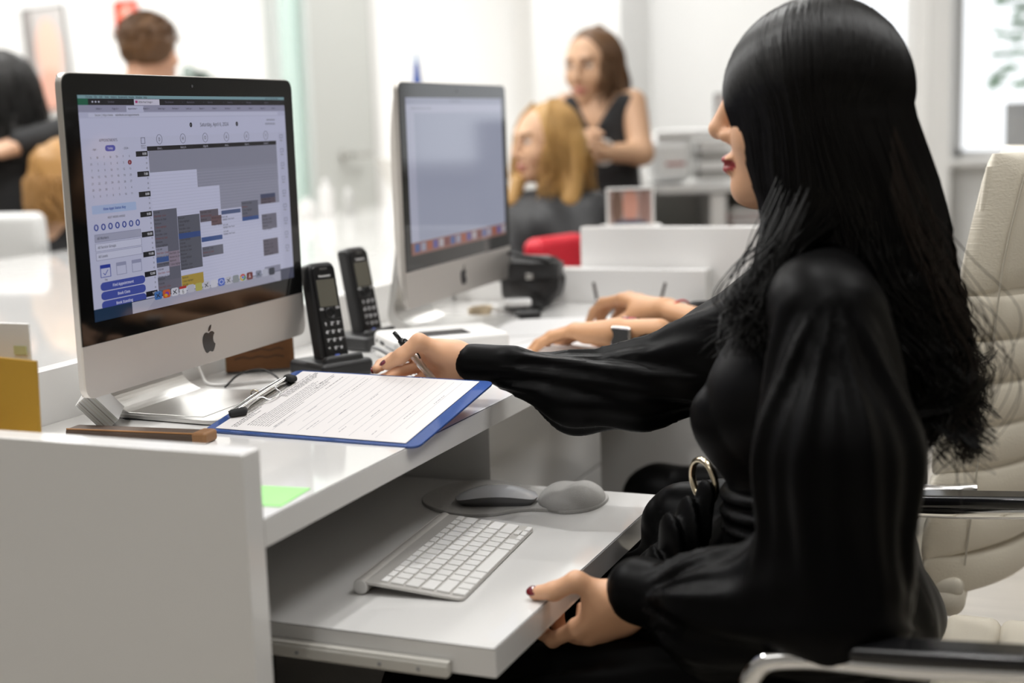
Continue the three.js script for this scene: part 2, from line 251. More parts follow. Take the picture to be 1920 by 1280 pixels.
  const B = [[0, 790, 174, 560, '#6b6c78'], [0, 1050, 90, 110, '#a1a2b2'], [0, 1120, 90, 36, '#3d5f9c'], [0.52, 1090, 82, 110, '#9e8f9c'], [0, 1190, 90, 70, '#c6c7d8'], [0, 1290, 174, 110, '#75737f'], [0.02, 1390, 96, 66, '#a4a5b8'], [1, 850, 172, 390, '#63656f'], [1, 975, 172, 40, '#35538f'], [1, 1280, 172, 82, '#c3a53c'], [2, 830, 150, 86, '#6f6770'], [2.5, 880, 86, 70, '#7a5f62'], [2, 1028, 172, 34, '#3a5a97'], [2, 1100, 172, 72, '#72737f'], [3, 850, 166, 30, '#5b6a90'], [4, 800, 150, 120, '#757682'], [4, 920, 150, 30, '#3f5f9b'], [5, 760, 140, 76, '#6d606a'], [5, 760, 140, 32, '#4f5672'], [5, 920, 140, 120, '#85838f'], [5, 1120, 140, 130, '#6f6874'], [5, 1340, 150, 50, '#a0a1b2']];
  for (const [c, y, w, h, col] of B) { R(col, X0s + 2 + c * CW, y, w, h); for (let q = 0; q < h / 26 - 0.5 && h > 50; q++) Tx(['9:30 AM', 'Short Bob - Color', 'Women cut, Style', 'Manicure', '1 Gloss Highlight'][(q + (c * 3 | 0)) % 5], X0s + 8 + c * CW, y + 16 + q * 26, 13, q % 3 === 1 && c % 2 === 0 ? '#8a2a22' : '#17171c', 'left'); }
  for (const y of [900, 960, 1010]) { Tx('10:15 AM', X0s + 3 * CW + 8, y, 12); Tx('Highlight, Root Touch', X0s + 3 * CW + 8, y + 18, 12); }
  R('#d4d6ea', 1520, 280, 70, 1130); for (let i = 0; i < 9; i++) { x.strokeStyle = '#70728a'; x.lineWidth = 3; x.strokeRect(1538, 300 + i * 112, 26, 26); Tx('Menu', 1551, 346 + i * 112, 12, '#555', 'center'); }
  // desktop strip and dock
  R('#1b2c40', 0, H - 82, W, 82); R('#1d3a55', 0, H - 82, 250, 82); R('#c3c4d0', 250, H - 78, W - 330, 78); R('#55586a', 1470, H - 90, W - 1470, 90);
  x.fillStyle = '#b9bac8'; x.beginPath(); x.moveTo(350, H); x.lineTo(410, H - 66); x.lineTo(1370, H - 66); x.lineTo(1430, H); x.fill();
  const ic = ['#4a7ec0', '#e0622c', '#e6e6ea', '#f0f0f0', '#d0d0d8', '#c9c35e', '#dadade', '#e8e8ee', '#4d6fd0', '#d5d5da', '#9fa6a4', '#dcdcdc', '#7a1d1d', '#9aa0b0', '#cfd2dc', '#333a48'];
  ic.forEach((c, i) => { const a = 410 + i * 62 + (i > 12 ? 20 : 0), b = H - 118; RR(c, a, b, 54, 58, 12); if (i === 1) { x.fillStyle = '#8a3fae'; x.beginPath(); x.arc(a + 30, b + 30, 14, 0, 7); x.fill(); x.fillStyle = '#f0b030'; x.beginPath(); x.arc(a + 22, b + 40, 12, 0, 7); x.fill(); } if (i === 3) { R('#c62a2a', a, b, 54, 18); Tx('6', a + 27, b + 40, 30, '#222', 'center'); } if (i === 11) { for (const [k, q] of [['#d33', 0], ['#3a9a48', 2.1], ['#e8c030', 4.2]]) { x.fillStyle = k; x.beginPath(); x.moveTo(a + 27, b + 29); x.arc(a + 27, b + 29, 26, q + 3.6, q + 5.75); x.fill(); } x.fillStyle = '#fff'; x.beginPath(); x.arc(a + 27, b + 29, 13, 0, 7); x.fill(); x.fillStyle = '#3f6fd8'; x.beginPath(); x.arc(a + 27, b + 29, 10, 0, 7); x.fill(); } if ([0, 2, 6, 9, 13].includes(i)) { x.strokeStyle = '#2a2f3a'; x.lineWidth = 5; x.beginPath(); x.moveTo(a + 14, b + 44); x.lineTo(a + 40, b + 12); x.moveTo(a + 14, b + 18); x.lineTo(a + 40, b + 44); x.stroke(); } if (i === 8) { x.strokeStyle = '#e8ecff'; x.lineWidth = 5; x.beginPath(); x.arc(a + 27, b + 29, 16, 0, 7); x.stroke(); } if (i === 12) Tx('A', a + 27, b + 30, 34, '#f2dcdc', 'center', 'bold'); });
}
function drawPlainUI(x, W, H) {
  const R = (c, a, b, w, h) => { x.fillStyle = c; x.fillRect(a, b, w, h); };
  R('#c9cedd', 0, 0, W, H); R('#b7bbcd', 0, 0, W, 50); R('#dadceb', 0, 50, W, 60); R('#d9dcea', 0, 110, 90, H - 110);
  x.fillStyle = '#333846'; x.font = `18px ${fontS}`; x.textBaseline = 'middle'; x.fillText('Untitled document', W * 0.42, 24); x.fillText('Page 1', W * 0.45, 190); x.fillText('File  Edit  View  Insert  Format', 60, 80);
  R('#c2c8d8', 100, 120, W - 120, H - 230);
  R('#a9705e', 0, H - 96, W, 96); for (let i = 0; i < 17; i++) R(['#4a6fb0', '#b9b9c8', '#c8623a', '#6a62b0', '#d8d0d0', '#8c3a3a'][i % 6], 40 + i * 74, H - 84, 56, 62);
}
const uiTex = canvasTex(1600, 1472 * 1 | 0, drawCalendarUI), uiTex2 = canvasTex(1280, 1180, drawPlainUI);
const screenMat = (t, k) => phys([0.01, 0.01, 0.012], 0.07, { emissive: lin(0.9, 0.9, 1.0), emissiveMap: t, emissiveIntensity: k });
function logoShapes() {
  const s = new THREE.Shape(); let cx = 12.152, cy = 6.896; s.moveTo(cx, cy);
  const C = (sh, v) => { for (let i = 0; i < v.length; i += 6) { sh.bezierCurveTo(cx + v[i], cy + v[i + 1], cx + v[i + 2], cy + v[i + 3], cx + v[i + 4], cy + v[i + 5]); cx += v[i + 4]; cy += v[i + 5]; } };
  C(s, [-.948, 0, -2.415, -1.078, -3.96, -1.04, -2.04, .027, -3.91, 1.183, -4.961, 3.014, -2.117, 3.675, -.546, 9.103, 1.519, 12.09, 1.013, 1.454, 2.208, 3.09, 3.792, 3.039, 1.52, -.065, 2.09, -.987, 3.935, -.987, 1.831, 0, 2.35, .987, 3.96, .948, 1.637, -.026, 2.676, -1.48, 3.676, -2.948, 1.156, -1.688, 1.636, -3.325, 1.662, -3.415, -.039, -.013, -3.182, -1.221, -3.22, -4.857, -.026, -3.04, 2.48, -4.494, 2.597, -4.559, -1.429, -2.09, -3.623, -2.324, -4.39, -2.376, -2, -.156, -3.675, 1.09, -4.61, 1.09]);
  const l = new THREE.Shape(); cx = 15.53; cy = 3.83; l.moveTo(cx, cy); C(l, [.843, -1.012, 1.4, -2.427, 1.245, -3.83, -1.207, .052, -2.662, .805, -3.532, 1.818, -.78, .896, -1.454, 2.338, -1.273, 3.714, 1.338, .104, 2.715, -.688, 3.559, -1.701]);
  return [s, l];
}
function computer(label, pos, turn, ui, glow) {
  const t = thing('desktop_computer', label, 'computer', pos, turn);
  const W = 0.528, sy = 1.0266 - DY, sz = 0.02, top = sy + 0.16, gb = sy - 0.16, cb = gb - 0.064;
  const sh = new THREE.Shape(), r = 0.017, a = W / 2; sh.moveTo(-a, gb); sh.lineTo(a, gb); sh.lineTo(a, top - r); sh.quadraticCurveTo(a, top, a - r, top); sh.lineTo(-a + r, top); sh.quadraticCurveTo(-a, top, -a, top - r); sh.lineTo(-a, gb);
  const body = new THREE.Shape(); body.moveTo(-a + r, cb); body.lineTo(a - r, cb); body.quadraticCurveTo(a, cb, a, cb + r); body.lineTo(a, top - r); body.quadraticCurveTo(a, top, a - r, top); body.lineTo(-a + r, top); body.quadraticCurveTo(-a, top, -a, top - r); body.lineTo(-a, cb + r); body.quadraticCurveTo(-a, cb, -a + r, cb);
  part(t, 'frame', ext(body, 0.0085, 0.0008, 10).translate(0, 0, sz - 0.0095), MT.aluMatte);
  const glass = new THREE.Shape(); const e = 0.0012; glass.moveTo(-a + e, gb); glass.lineTo(a - e, gb); glass.lineTo(a - e, top - r); glass.quadraticCurveTo(a - e, top - e, a - r, top - e); glass.lineTo(-a + r, top - e); glass.quadraticCurveTo(-a + e, top - e, -a + e, top - r); glass.lineTo(-a + e, gb);
  part(t, 'glass_bezel', ext(glass, 0.0016, 0.0004, 10).translate(0, 0, sz - 0.0013), MT.blackGlass);
  part(t, 'screen', new THREE.PlaneGeometry(0.476, 0.268), screenMat(ui, glow), [0, sy, sz + 0.0006]);
  part(t, 'camera_dot', new THREE.CylinderGeometry(0.002, 0.002, 0.0006, 12).rotateX(Math.PI / 2), mat([0.06, 0.06, 0.065], 0.3), [0, top - 0.013, sz + 0.0006]);
  const chin = new THREE.Shape(); chin.moveTo(-a + r, cb); chin.lineTo(a - r, cb); chin.quadraticCurveTo(a, cb, a, cb + r); chin.lineTo(a, gb - 0.0003); chin.lineTo(-a, gb - 0.0003); chin.lineTo(-a, cb + r); chin.quadraticCurveTo(-a, cb, -a + r, cb);
  const ch = part(t, 'chin', ext(chin, 0.0016, 0.0003, 10).translate(0, 0, sz - 0.0013), MT.aluMatte);
  const k = 0.00155, lg = logoShapes().map((s) => { const g = new THREE.ExtrudeGeometry(s, { depth: 0.3, bevelEnabled: false, curveSegments: 6 }); g.translate(-12, -12, 0); g.scale(k, -k, k); return g; });
  const fl = (g) => { const n = clean(g), p = n.attributes.position; for (let i = 0; i < p.count; i += 3) { const x = p.getX(i), y = p.getY(i), z = p.getZ(i); p.setXYZ(i, p.getX(i + 1), p.getY(i + 1), p.getZ(i + 1)); p.setXYZ(i + 1, x, y, z); } n.computeVertexNormals(); return n; };
  part(ch, 'logo', merge(lg.map(fl)), MT.blackGloss, [0, gb - 0.031, sz + 0.0002]);
  // swollen back
  const bp = [], bi = [], N = 22; for (let j = 0; j <= N; j++) for (let i = 0; i <= N; i++) { const u = i / N * 2 - 1, v = j / N * 2 - 1; const q = Math.max(0, 1 - Math.pow(Math.abs(u), 3.2)) * Math.max(0, 1 - Math.pow(Math.abs(v), 3.2)); bp.push(u * (a - 0.003), (top + cb) / 2 + v * ((top - cb) / 2 - 0.003), sz - 0.0085 - 0.045 * Math.sqrt(q)); }
  for (let j = 0; j < N; j++) for (let i = 0; i < N; i++) { const o = j * (N + 1) + i; bi.push(o, o + N + 1, o + 1, o + 1, o + N + 1, o + N + 2); }
  const bg = new THREE.BufferGeometry(); bg.setAttribute('position', new THREE.Float32BufferAttribute(bp, 3)); bg.setIndex(bi); bg.computeVertexNormals(); part(t, 'rear_shell', bg, MT.aluMatte);
  // bent foot
  const foot = new THREE.Shape(); const fr = 0.03; foot.moveTo(-0.09, -0.08); foot.lineTo(0.09, -0.08); foot.lineTo(0.104, 0.1 - fr); foot.quadraticCurveTo(0.104, 0.1, 0.104 - fr, 0.1); foot.lineTo(-0.104 + fr, 0.1); foot.quadraticCurveTo(-0.104, 0.1, -0.104, 0.1 - fr); foot.lineTo(-0.09, -0.08);
  const fg = ext(foot, 0.005, 0.0008, 10); fg.rotateX(Math.PI / 2); fg.translate(0, 0.0065, 0);
  part(t, 'foot', fg, MT.alu);
  part(t, 'foot_pad', ext(rrShape(0.19, 0.16, 0.02), 0.0012).rotateX(Math.PI / 2).translate(0, 0.0014, 0.012), MT.blackRubber);
  const pr = new THREE.Shape(); pr.moveTo(0.06, 0.0015); pr.lineTo(-0.07, 0.0015); pr.quadraticCurveTo(-0.104, 0.0015, -0.1, 0.035); pr.lineTo(-0.07, 0.2); pr.lineTo(-0.06, 0.2); pr.lineTo(-0.088, 0.045); pr.quadraticCurveTo(-0.09, 0.0195, -0.055, 0.0075); pr.lineTo(0.06, 0.0065);
  const ng = new THREE.ExtrudeGeometry(pr, { depth: 0.17, bevelEnabled: true, bevelSize: 0.0006, bevelThickness: 0.0006, bevelSegments: 1, curveSegments: 10 }); ng.translate(0, 0, -0.085); ng.rotateY(-Math.PI / 2);
  part(t, 'neck', ng, MT.alu);
  part(t, 'hinge', new THREE.CylinderGeometry(0.014, 0.014, 0.1, 16).rotateZ(Math.PI / 2), MT.alu, [0, 0.2, -0.052]);
  return t;
}
const pc1 = computer('silver all-in-one computer showing a salon appointment calendar on its screen', [-0.3907, DY, -0.4844], 1.6, uiTex, 0.7);
const pc2 = computer('silver all-in-one computer with pink chin note and nearly blank screen page', [-0.366, DY, -1.268], 1.605, uiTex2, 0.62);
pc2.scale.x = 0.95;
solo('sticky_note', 'pink handwritten sticky note on the second computer', 'sticky note', RB(0.075, 0.055, 0.0006, 0.0002, 1), [mat([0.78, 0.5, 0.62], 0.8)][0], [-0.3445, 0.832, -1.079], [0, Math.PI / 2 + 0.035, 0.02]).material = (() => { const t = canvasTex(128, 96, (x) => { x.fillStyle = '#dfa9c2'; x.fillRect(0, 0, 128, 96); x.strokeStyle = '#a8588c'; x.lineWidth = 3; for (let j = 0; j < 4; j++) { x.beginPath(); for (let i = 0; i < 10; i++) x.lineTo(14 + i * 11, 18 + j * 20 + 5 * Math.sin(i * 2.3 + j)); x.stroke(); } }); return new THREE.MeshStandardMaterial({ map: t, roughness: 0.85 }); })();
// ---------------------------------------------------------------- keyboard
function keyboard() {
  const t = thing('keyboard', 'slim silver keyboard with white keys on the pull-out tray', 'keyboard', [0.0213, TY, -0.4004], Math.PI / 2 + 0.0869);
  const tilt = 0.098, g = new THREE.Group(); const plateM = mat([0.62, 0.6, 0.57], 0.4, { metalness: 0.35 });
  const loc = (geo, x, y, z) => geo.translate(x, y, z).rotateX(tilt).translate(0, 0.0095, 0);
  part(t, 'plate', loc(ext(rrShape(0.28, 0.131, 0.009), 0.0035, 0.0006).rotateX(-Math.PI / 2), 0, -0.0022, 0), plateM);
  part(t, 'battery_tube', new THREE.CylinderGeometry(0.009, 0.009, 0.279, 24).rotateZ(Math.PI / 2), plateM, [0, 0.0092, -0.0585]);
  for (const s of [-1, 1]) part(t, 'tube_cap', new THREE.CylinderGeometry(0.0083, 0.0083, 0.003, 20).rotateZ(Math.PI / 2), MT.whitePlastic, [s * 0.1395, 0.0092, -0.0585]);
  const rows = [[14, 0.0085], [14, 0.0155, [13, 1.5]], [14, 0.0155, [0, 1.5]], [13, 0.0155, [0, 1.8, 12, 1.8]], [12, 0.0155, [0, 2.35, 11, 2.35]]];
  const km = mat([0.8, 0.79, 0.77], 0.42), L = 0.266, gap = 0.0032; let z = -0.0365;
  const cache = {}; const kg = (w, d) => cache[w.toFixed(4) + d] ??= RB(w, 0.0032, d, 0.0012, 1);
  const key = (x, zz, w, d) => { const k = part(t, 'key', kg(w, d), km); const p = V(x, 0.0024, zz).applyAxisAngle(V(1, 0, 0), tilt); k.position.set(p.x, p.y + 0.0095, p.z); k.rotation.x = tilt; };
  for (const [n, d, wide] of rows) {
    const ws = Array(n).fill(1); if (wide) for (let i = 0; i < wide.length; i += 2) ws[wide[i]] = wide[i + 1];
    const u = (L - gap * (n - 1)) / ws.reduce((a, b) => a + b); let x = -L / 2; z += d / 2;
    for (const w of ws) { key(x + w * u / 2, z, w * u, d); x += w * u + gap; } z += d / 2 + gap;
  }
  z += 0.0155 / 2; const bw = [1, 1, 1, 1.25, 5.35, 1.25, 1], u = (L - gap * 9) / (bw.reduce((a, b) => a + b) + 3); let x = -L / 2;
  for (const w of bw) { key(x + w * u / 2, z, w * u, 0.0155); x += w * u + gap; }
  for (let i = 0; i < 3; i++) { key(x + u / 2, z + 0.004, u, 0.0072); if (i === 1) key(x + u / 2, z - 0.0044, u, 0.0072); x += u + gap; }
}
keyboard();
// mouse and mat
{
  const N = 48, pts = []; const s = new THREE.Shape();
  const outline = [[-0.137, -0.655], [-0.13, -0.71], [-0.1, -0.748], [-0.055, -0.755], [-0.01, -0.738], [0.025, -0.722], [0.055, -0.742], [0.085, -0.748], [0.115, -0.725], [0.122, -0.69], [0.113, -0.65], [0.085, -0.628], [0.055, -0.632], [0.025, -0.622], [-0.005, -0.59], [-0.05, -0.577], [-0.1, -0.597], [-0.128, -0.625]];
  const c = new THREE.CatmullRomCurve3(outline.map((p) => V(p[0], 0, p[1])), true).getPoints(80); c.forEach((p, i) => (i ? s.lineTo(p.x, -p.z) : s.moveTo(p.x, -p.z)));
  const t = thing('mouse_mat', 'grey teardrop mouse mat with a padded wrist rest', 'mouse mat', [0, TY, 0]);
  const cloth = mat([0.44, 0.43, 0.415], 0.95, { bumpMap: plasterBump, bumpScale: 0.0006 });
  part(t, 'pad', ext(s, 0.005, 0.0012, 4).rotateX(-Math.PI / 2), cloth);
  const g = new THREE.SphereGeometry(1, 40, 28); const p = g.attributes.position;
  for (let i = 0; i < p.count; i++) { let x = p.getX(i), y = p.getY(i), z = p.getZ(i); const dimple = 0.25 * Math.exp(-Math.pow((x + 0.15) / 0.3, 2)) * Math.max(0, y); p.setXYZ(i, 0.075 + x * 0.046, 0.004 + Math.max(-0.05, y * (1 - dimple)) * 0.027, -0.686 + z * 0.058); } g.computeVertexNormals();
  part(t, 'wrist_rest', g, cloth);
  const m = thing('computer_mouse', 'white low-arched computer mouse on the grey mat', 'mouse', [-0.02, TY + 0.005, -0.642], 0.32);
  const top = new THREE.BufferGeometry(), bot = [], P = [], I = [], nx = 28, nz = 16;
  const prof = (u, v) => { const a = Math.pow(Math.max(0, 1 - Math.pow(Math.abs(v), 3.4)), 0.5); return [u * 0.0575 * 1, 0.008 + (0.0165 * (1 - u * u) + 0.0006) * (0.42 + 0.58 * (1 - v * v)), v * 0.0285 * (Math.pow(Math.max(0, 1 - Math.pow(Math.abs(u), 5)), 0.34) * 0.92 + 0.08)]; };
  for (let i = 0; i <= nx; i++) for (let j = 0; j <= nz; j++) P.push(...prof(i / nx * 2 - 1, j / nz * 2 - 1));
  for (let i = 0; i < nx; i++) for (let j = 0; j < nz; j++) { const o = i * (nz + 1) + j; I.push(o, o + 1, o + nz + 1, o + 1, o + nz + 2, o + nz + 1); }
  top.setAttribute('position', new THREE.Float32BufferAttribute(P, 3)); top.setIndex(I); top.computeVertexNormals();
  part(m, 'top_shell', top, phys([0.62, 0.63, 0.66], 0.08, { clearcoat: 1, side: THREE.DoubleSide }));
  // aluminium base: the rim of the shell drawn down to a narrower flat sole
  const rim = []; for (let i = 0; i <= nx; i++) rim.push(prof(i / nx * 2 - 1, 1)); for (let i = nx; i >= 0; i--) rim.push(prof(i / nx * 2 - 1, -1));
  const bP = [], bI = [], K = rim.length; for (let l = 0; l < 4; l++) for (const q of rim) { const f = [1, 0.97, 0.9, 0][l], y = [q[1] - 0.0002, q[1] * 0.55, 0.0008, 0.0006][l]; bP.push(q[0] * f, y, q[2] * (l ? f * 0.9 : 1)); }
  for (let l = 0; l < 3; l++) for (let i = 0; i < K; i++) { const a = l * K + i, b = l * K + (i + 1) % K; bI.push(a, a + K, b, b, a + K, b + K); }
  const bg = new THREE.BufferGeometry(); bg.setAttribute('position', new THREE.Float32BufferAttribute(bP, 3)); bg.setIndex(bI); bg.computeVertexNormals();
  part(m, 'base', bg, mat([0.25, 0.25, 0.26], 0.35, { metalness: 0.6, side: THREE.DoubleSide }), null, null, 'dark grey metal underside');
}
// ---------------------------------------------------------------- clipboard, form, pen
const CB = new THREE.Matrix4().compose(V(-0.135, 0.7605, -0.451), new THREE.Quaternion().setFromEuler(new THREE.Euler(0.177, -0.034, -0.005, 'YXZ')), V(1, 1, 1));
{
  const t = thing('clipboard', 'translucent blue clipboard with a metal clip, far edge lifted off the desk', 'clipboard'); t.applyMatrix4(CB);
  const blue = phys([0.1, 0.2, 0.55], 0.06, { transmission: 0.55, thickness: 0.003, attenuationColor: lin(0.12, 0.22, 0.75), attenuationDistance: 0.006, ior: 1.49 });
  part(t, 'board', ext(rrShape(0.306, 0.22, 0.014), 0.003, 0.0006).rotateX(-Math.PI / 2).translate(0, -0.0015, 0), blue);
  const c = new THREE.Group(); c.name = 'clip'; t.add(c); c.position.set(-0.139, 0.0025, 0.0); 
  part(c, 'clip_plate', lim(-0.008, 0.018, 0, 0.0012, -0.06, 0.06, 0.0005), MT.steel);
  part(c, 'clip_spring', tube([[0.002, 0.004, -0.062], [0.002, 0.005, 0], [0.002, 0.004, 0.062]], 0.0042, 20, 12), MT.steel);
  part(c, 'clip_wire', merge(tube([[0.01, 0.0025, -0.06], [0.012, 0.009, -0.02], [0.024, 0.0042, -0.012], [0.024, 0.0042, 0.012], [0.012, 0.009, 0.02], [0.01, 0.0025, 0.06]], 0.0011, 60, 8), tube([[-0.008, 0.004, -0.06], [-0.008, 0.006, 0], [-0.008, 0.004, 0.06]], 0.0012, 30, 8)), MT.chrome);
  for (const s of [-1, 1]) part(c, 'clip_end', RB(0.024, 0.009, 0.012, 0.004, 3), MT.blackRubber, [0.008, 0.0055, s * 0.062], [0, s * 0.5, 0.1]);
  part(c, 'hook_eye', new THREE.TorusGeometry(0.005, 0.0012, 8, 20), MT.gold, [-0.012, 0.004, -0.005], [0, 0.3, 0]);
  const formTex = canvasTex(1024, 780, (x, W, H) => {
    x.fillStyle = '#dcd8d7'; x.fillRect(0, 0, W, H); x.fillStyle = '#1c1c24'; let s = 11; const q = () => { s = (s * 16807) % 2147483647; return s / 2147483647; };
    const word = (X, y0, len, h) => { let y = y0; while (y < y0 + len) { const w = 8 + q() * 26; x.fillRect(X, H - y - w, h, w); y += w + 6; } };
    [[70, 30, 240, 5], [84, 30, 170, 4], [96, 30, 200, 4], [70, 440, 300, 4], [86, 430, 320, 5], [98, 430, 320, 5], [110, 430, 300, 5], [122, 430, 270, 4], [140, 60, 150, 4], [155, 60, 560, 3], [168, 60, 600, 3], [181, 60, 560, 3], [196, 60, 600, 3], [209, 60, 520, 3], [225, 60, 600, 3], [240, 60, 580, 3], [255, 60, 300, 3], [200, 620, 130, 4], [214, 560, 160, 4], [270, 560, 160, 4], [286, 60, 200, 3], [420, 560, 160, 3]].forEach((a) => word(...a));
    x.fillStyle = '#84848e'; for (let i = 0; i < 15; i++) x.fillRect(300 + i * 46, 30, 1.5, H - 60 - (i % 3) * 60); x.fillStyle = '#5a5a66'; for (let i = 0; i < 12; i++) word(294 + i * 58, 60 + (i % 3) * 200, 40 + q() * 70, 3);
  });
  const f = solo('form_sheet', 'printed white consultation form held on the blue clipboard', 'paper', RB(0.272, 0.0008, 0.207, 0.0002, 1), new THREE.MeshStandardMaterial({ map: formTex, roughness: 0.85 })); f.applyMatrix4(new THREE.Matrix4().makeTranslation(-0.002, 0.0023, 0).premultiply(CB));
  { const p = f.geometry.attributes.position, u = new Float32Array(p.count * 2); for (let i = 0; i < p.count; i++) { u[2 * i] = p.getX(i) / 0.272 + 0.5; u[2 * i + 1] = 0.5 - p.getZ(i) / 0.207; } f.geometry.setAttribute('uv', new THREE.BufferAttribute(u, 2)); }
}
// ---------------------------------------------------------------- telephones
function phone(hl, cl, pos, turn, lean, cradlePos) {
  const c = thing('phone_cradle', cl, 'phone cradle', cradlePos, turn);
  part(c, 'base', RB(0.095, 0.026, 0.095, 0.008, 3), MT.blackPlastic, [0, 0.013, 0]);
  part(c, 'front_lip', RB(0.07, 0.03, 0.016, 0.006, 2), MT.blackPlastic, [0, 0.02, 0.034], [-0.3, 0, 0]);
  const t = thing('phone_handset', hl, 'phone', pos, turn);
  const h = new THREE.Group(); h.rotation.x = -lean; 
  const H = 0.157, sh = rrShape(0.05, H, 0.012), bg = ext(sh, 0.026, 0.005, 8); { const p = bg.attributes.position; for (let i = 0; i < p.count; i++) { const y = p.getY(i), z = p.getZ(i); p.setZ(i, z - 0.026 - 0.004 * Math.pow(y / (H / 2), 2)); p.setX(i, p.getX(i) * (1 - 0.05 * y / H)); } bg.computeVertexNormals(); }
  const up = H / 2; const put = (g) => g.translate(0, up, 0).rotateX(-lean);
  part(t, 'shell', put(bg), MT.blackPlastic);
  const fz = 0.0006; const face = part(t, 'face_plate', put(ext(rrShape(0.041, H - 0.014, 0.008), 0.002, 0.0006, 6).translate(0, 0, -0.001)), MT.blackGloss);
  part(t, 'screen', put(RB(0.033, 0.042, 0.0014, 0.0006, 1).translate(0, 0.03, fz + 0.0004)), mat([0.1, 0.095, 0.075], 0.25));
  const kt = canvasTex(256, 512, (x, W, HH) => { x.fillStyle = '#070708'; x.fillRect(0, 0, W, HH); x.fillStyle = '#e9e9ec'; x.textAlign = 'center'; x.textBaseline = 'middle'; const sub = ['', 'ABC', 'DEF', 'GHI', 'JKL', 'MNO', 'PQRS', 'TUV', 'WXYZ', '', 'OPER', '']; '123456789*0#'.split('').forEach((s, i) => { const X = 52 + (i % 3) * 76, Y = 60 + Math.floor(i / 3) * 104; x.font = `bold 56px ${fontS}`; x.fillText(s, X - 8, Y); x.font = `bold 18px ${fontS}`; x.fillText(sub[i], X + 20, Y - 14); }); x.font = `20px ${fontS}`; x.fillText('FLASH', 52, 470); x.fillText('INT', 204, 470); x.fillStyle = '#6f86e8'; x.fillRect(100, 452, 56, 36); });
  part(t, 'keypad', put(RB(0.037, 0.062, 0.0016, 0.0006, 1).translate(0, -0.041, fz + 0.0004)), (() => new THREE.MeshStandardMaterial({ map: kt, roughness: 0.4 }))());
  const sub = t.children[t.children.length - 1]; { const g = RB(0.037, 0.062, 0.0016, 0.0006, 1), p = g.attributes.position, u = new Float32Array(p.count * 2); for (let i = 0; i < p.count; i++) { u[2 * i] = p.getX(i) / 0.037 + 0.5; u[2 * i + 1] = p.getY(i) / 0.062 + 0.5; } g.setAttribute('uv', new THREE.BufferAttribute(u, 2)); sub.geometry = put(g.translate(0, -0.041, fz + 0.0004)); }
  for (let r = 0; r < 4; r++) for (let k = 0; k < 3; k++) part(sub, 'key', put(new THREE.TorusGeometry(0.0048, 0.0005, 6, 18).scale(1, 0.8, 1).translate((k - 1) * 0.0112, -0.0175 - r * 0.0126, fz + 0.0011)), MT.blackPlastic);
  part(t, 'navigator_key', put(new THREE.TorusGeometry(0.008, 0.0022, 8, 24).translate(0, -0.001, fz + 0.0006)), MT.blackGloss);
  for (const s of [-1, 1]) part(t, 'soft_key', put(RB(0.007, 0.004, 0.0016, 0.0007, 1).translate(s * 0.0145, 0.006, fz + 0.0006)), MT.greyPlastic);
  part(t, 'earpiece', put(RB(0.014, 0.0035, 0.001, 0.0004, 1).translate(0, 0.0675, fz + 0.0004)), MT.seam);
  const bt = canvasTex(256, 48, (x) => { x.fillStyle = '#08080a'; x.fillRect(0, 0, 256, 48); x.fillStyle = '#f2f2f2'; x.font = `bold 42px ${fontS}`; x.textAlign = 'center'; x.textBaseline = 'middle'; x.fillText('Panasonic', 128, 25); });
  part(t, 'printed_name', put(new THREE.PlaneGeometry(0.027, 0.005).translate(0, 0.0565, fz + 0.0009)), new THREE.MeshStandardMaterial({ map: bt, roughness: 0.4 }));
  return t;
}
phone('black cordless phone handset upright in the cradle beside the calendar computer', 'black phone cradle standing just behind the clipboard', [-0.325, DY + 0.018, -0.752], 1.12, 0.2, [-0.335, DY, -0.748]);
phone('black cordless phone handset in the cradle next to the label printer', 'black phone cradle beside the white label printer', [-0.398, DY + 0.018, -1.006], 1.3, 0.2, [-0.41, DY, -1.0]);
// label printer
{
  const t = thing('label_printer', 'small white label printer with a black window behind the pen', 'label printer', [-0.233, DY, -0.927], 0.735);
  // local: x along the long side, z towards the front
  part(t, 'case', RB(0.19, 0.042, 0.136, 0.008, 4), MT.whitePlastic, [0, 0.0225, 0]);
  part(t, 'window', RB(0.075, 0.002, 0.05, 0.0008, 1), MT.blackGloss, [0.0, 0.0432, 0.02]);
  part(t, 'button', new THREE.CylinderGeometry(0.003, 0.003, 0.002, 14).rotateZ(Math.PI / 2), MT.blackPlastic, [-0.0953, 0.03, -0.045]);
  part(t, 'socket', RB(0.002, 0.006, 0.024, 0.0005, 1), MT.blackPlastic, [-0.0952, 0.03, -0.012]);
  part(t, 'slot', RB(0.002, 0.004, 0.05, 0.0005, 1), MT.greyPlastic, [-0.0952, 0.028, 0.034]);
  for (const [a, b] of [[-1, -1], [1, -1], [-1, 1], [1, 1]]) part(t, 'rubber_foot', new THREE.CylinderGeometry(0.006, 0.006, 0.003, 12), MT.blackRubber, [a * 0.08, 0.0015, b * 0.055]);
  solo('cable', 'grey cable trailing from the label printer across the desk', 'cable', tube([[-0.318, DY + 0.02, -0.85], [-0.285, DY + 0.035, -0.8], [-0.24, DY + 0.025, -0.77], [-0.235, DY + 0.004, -0.755], [-0.2, DY + 0.003, -0.72]], 0.0035, 40, 8), MT.greyPlastic);
}
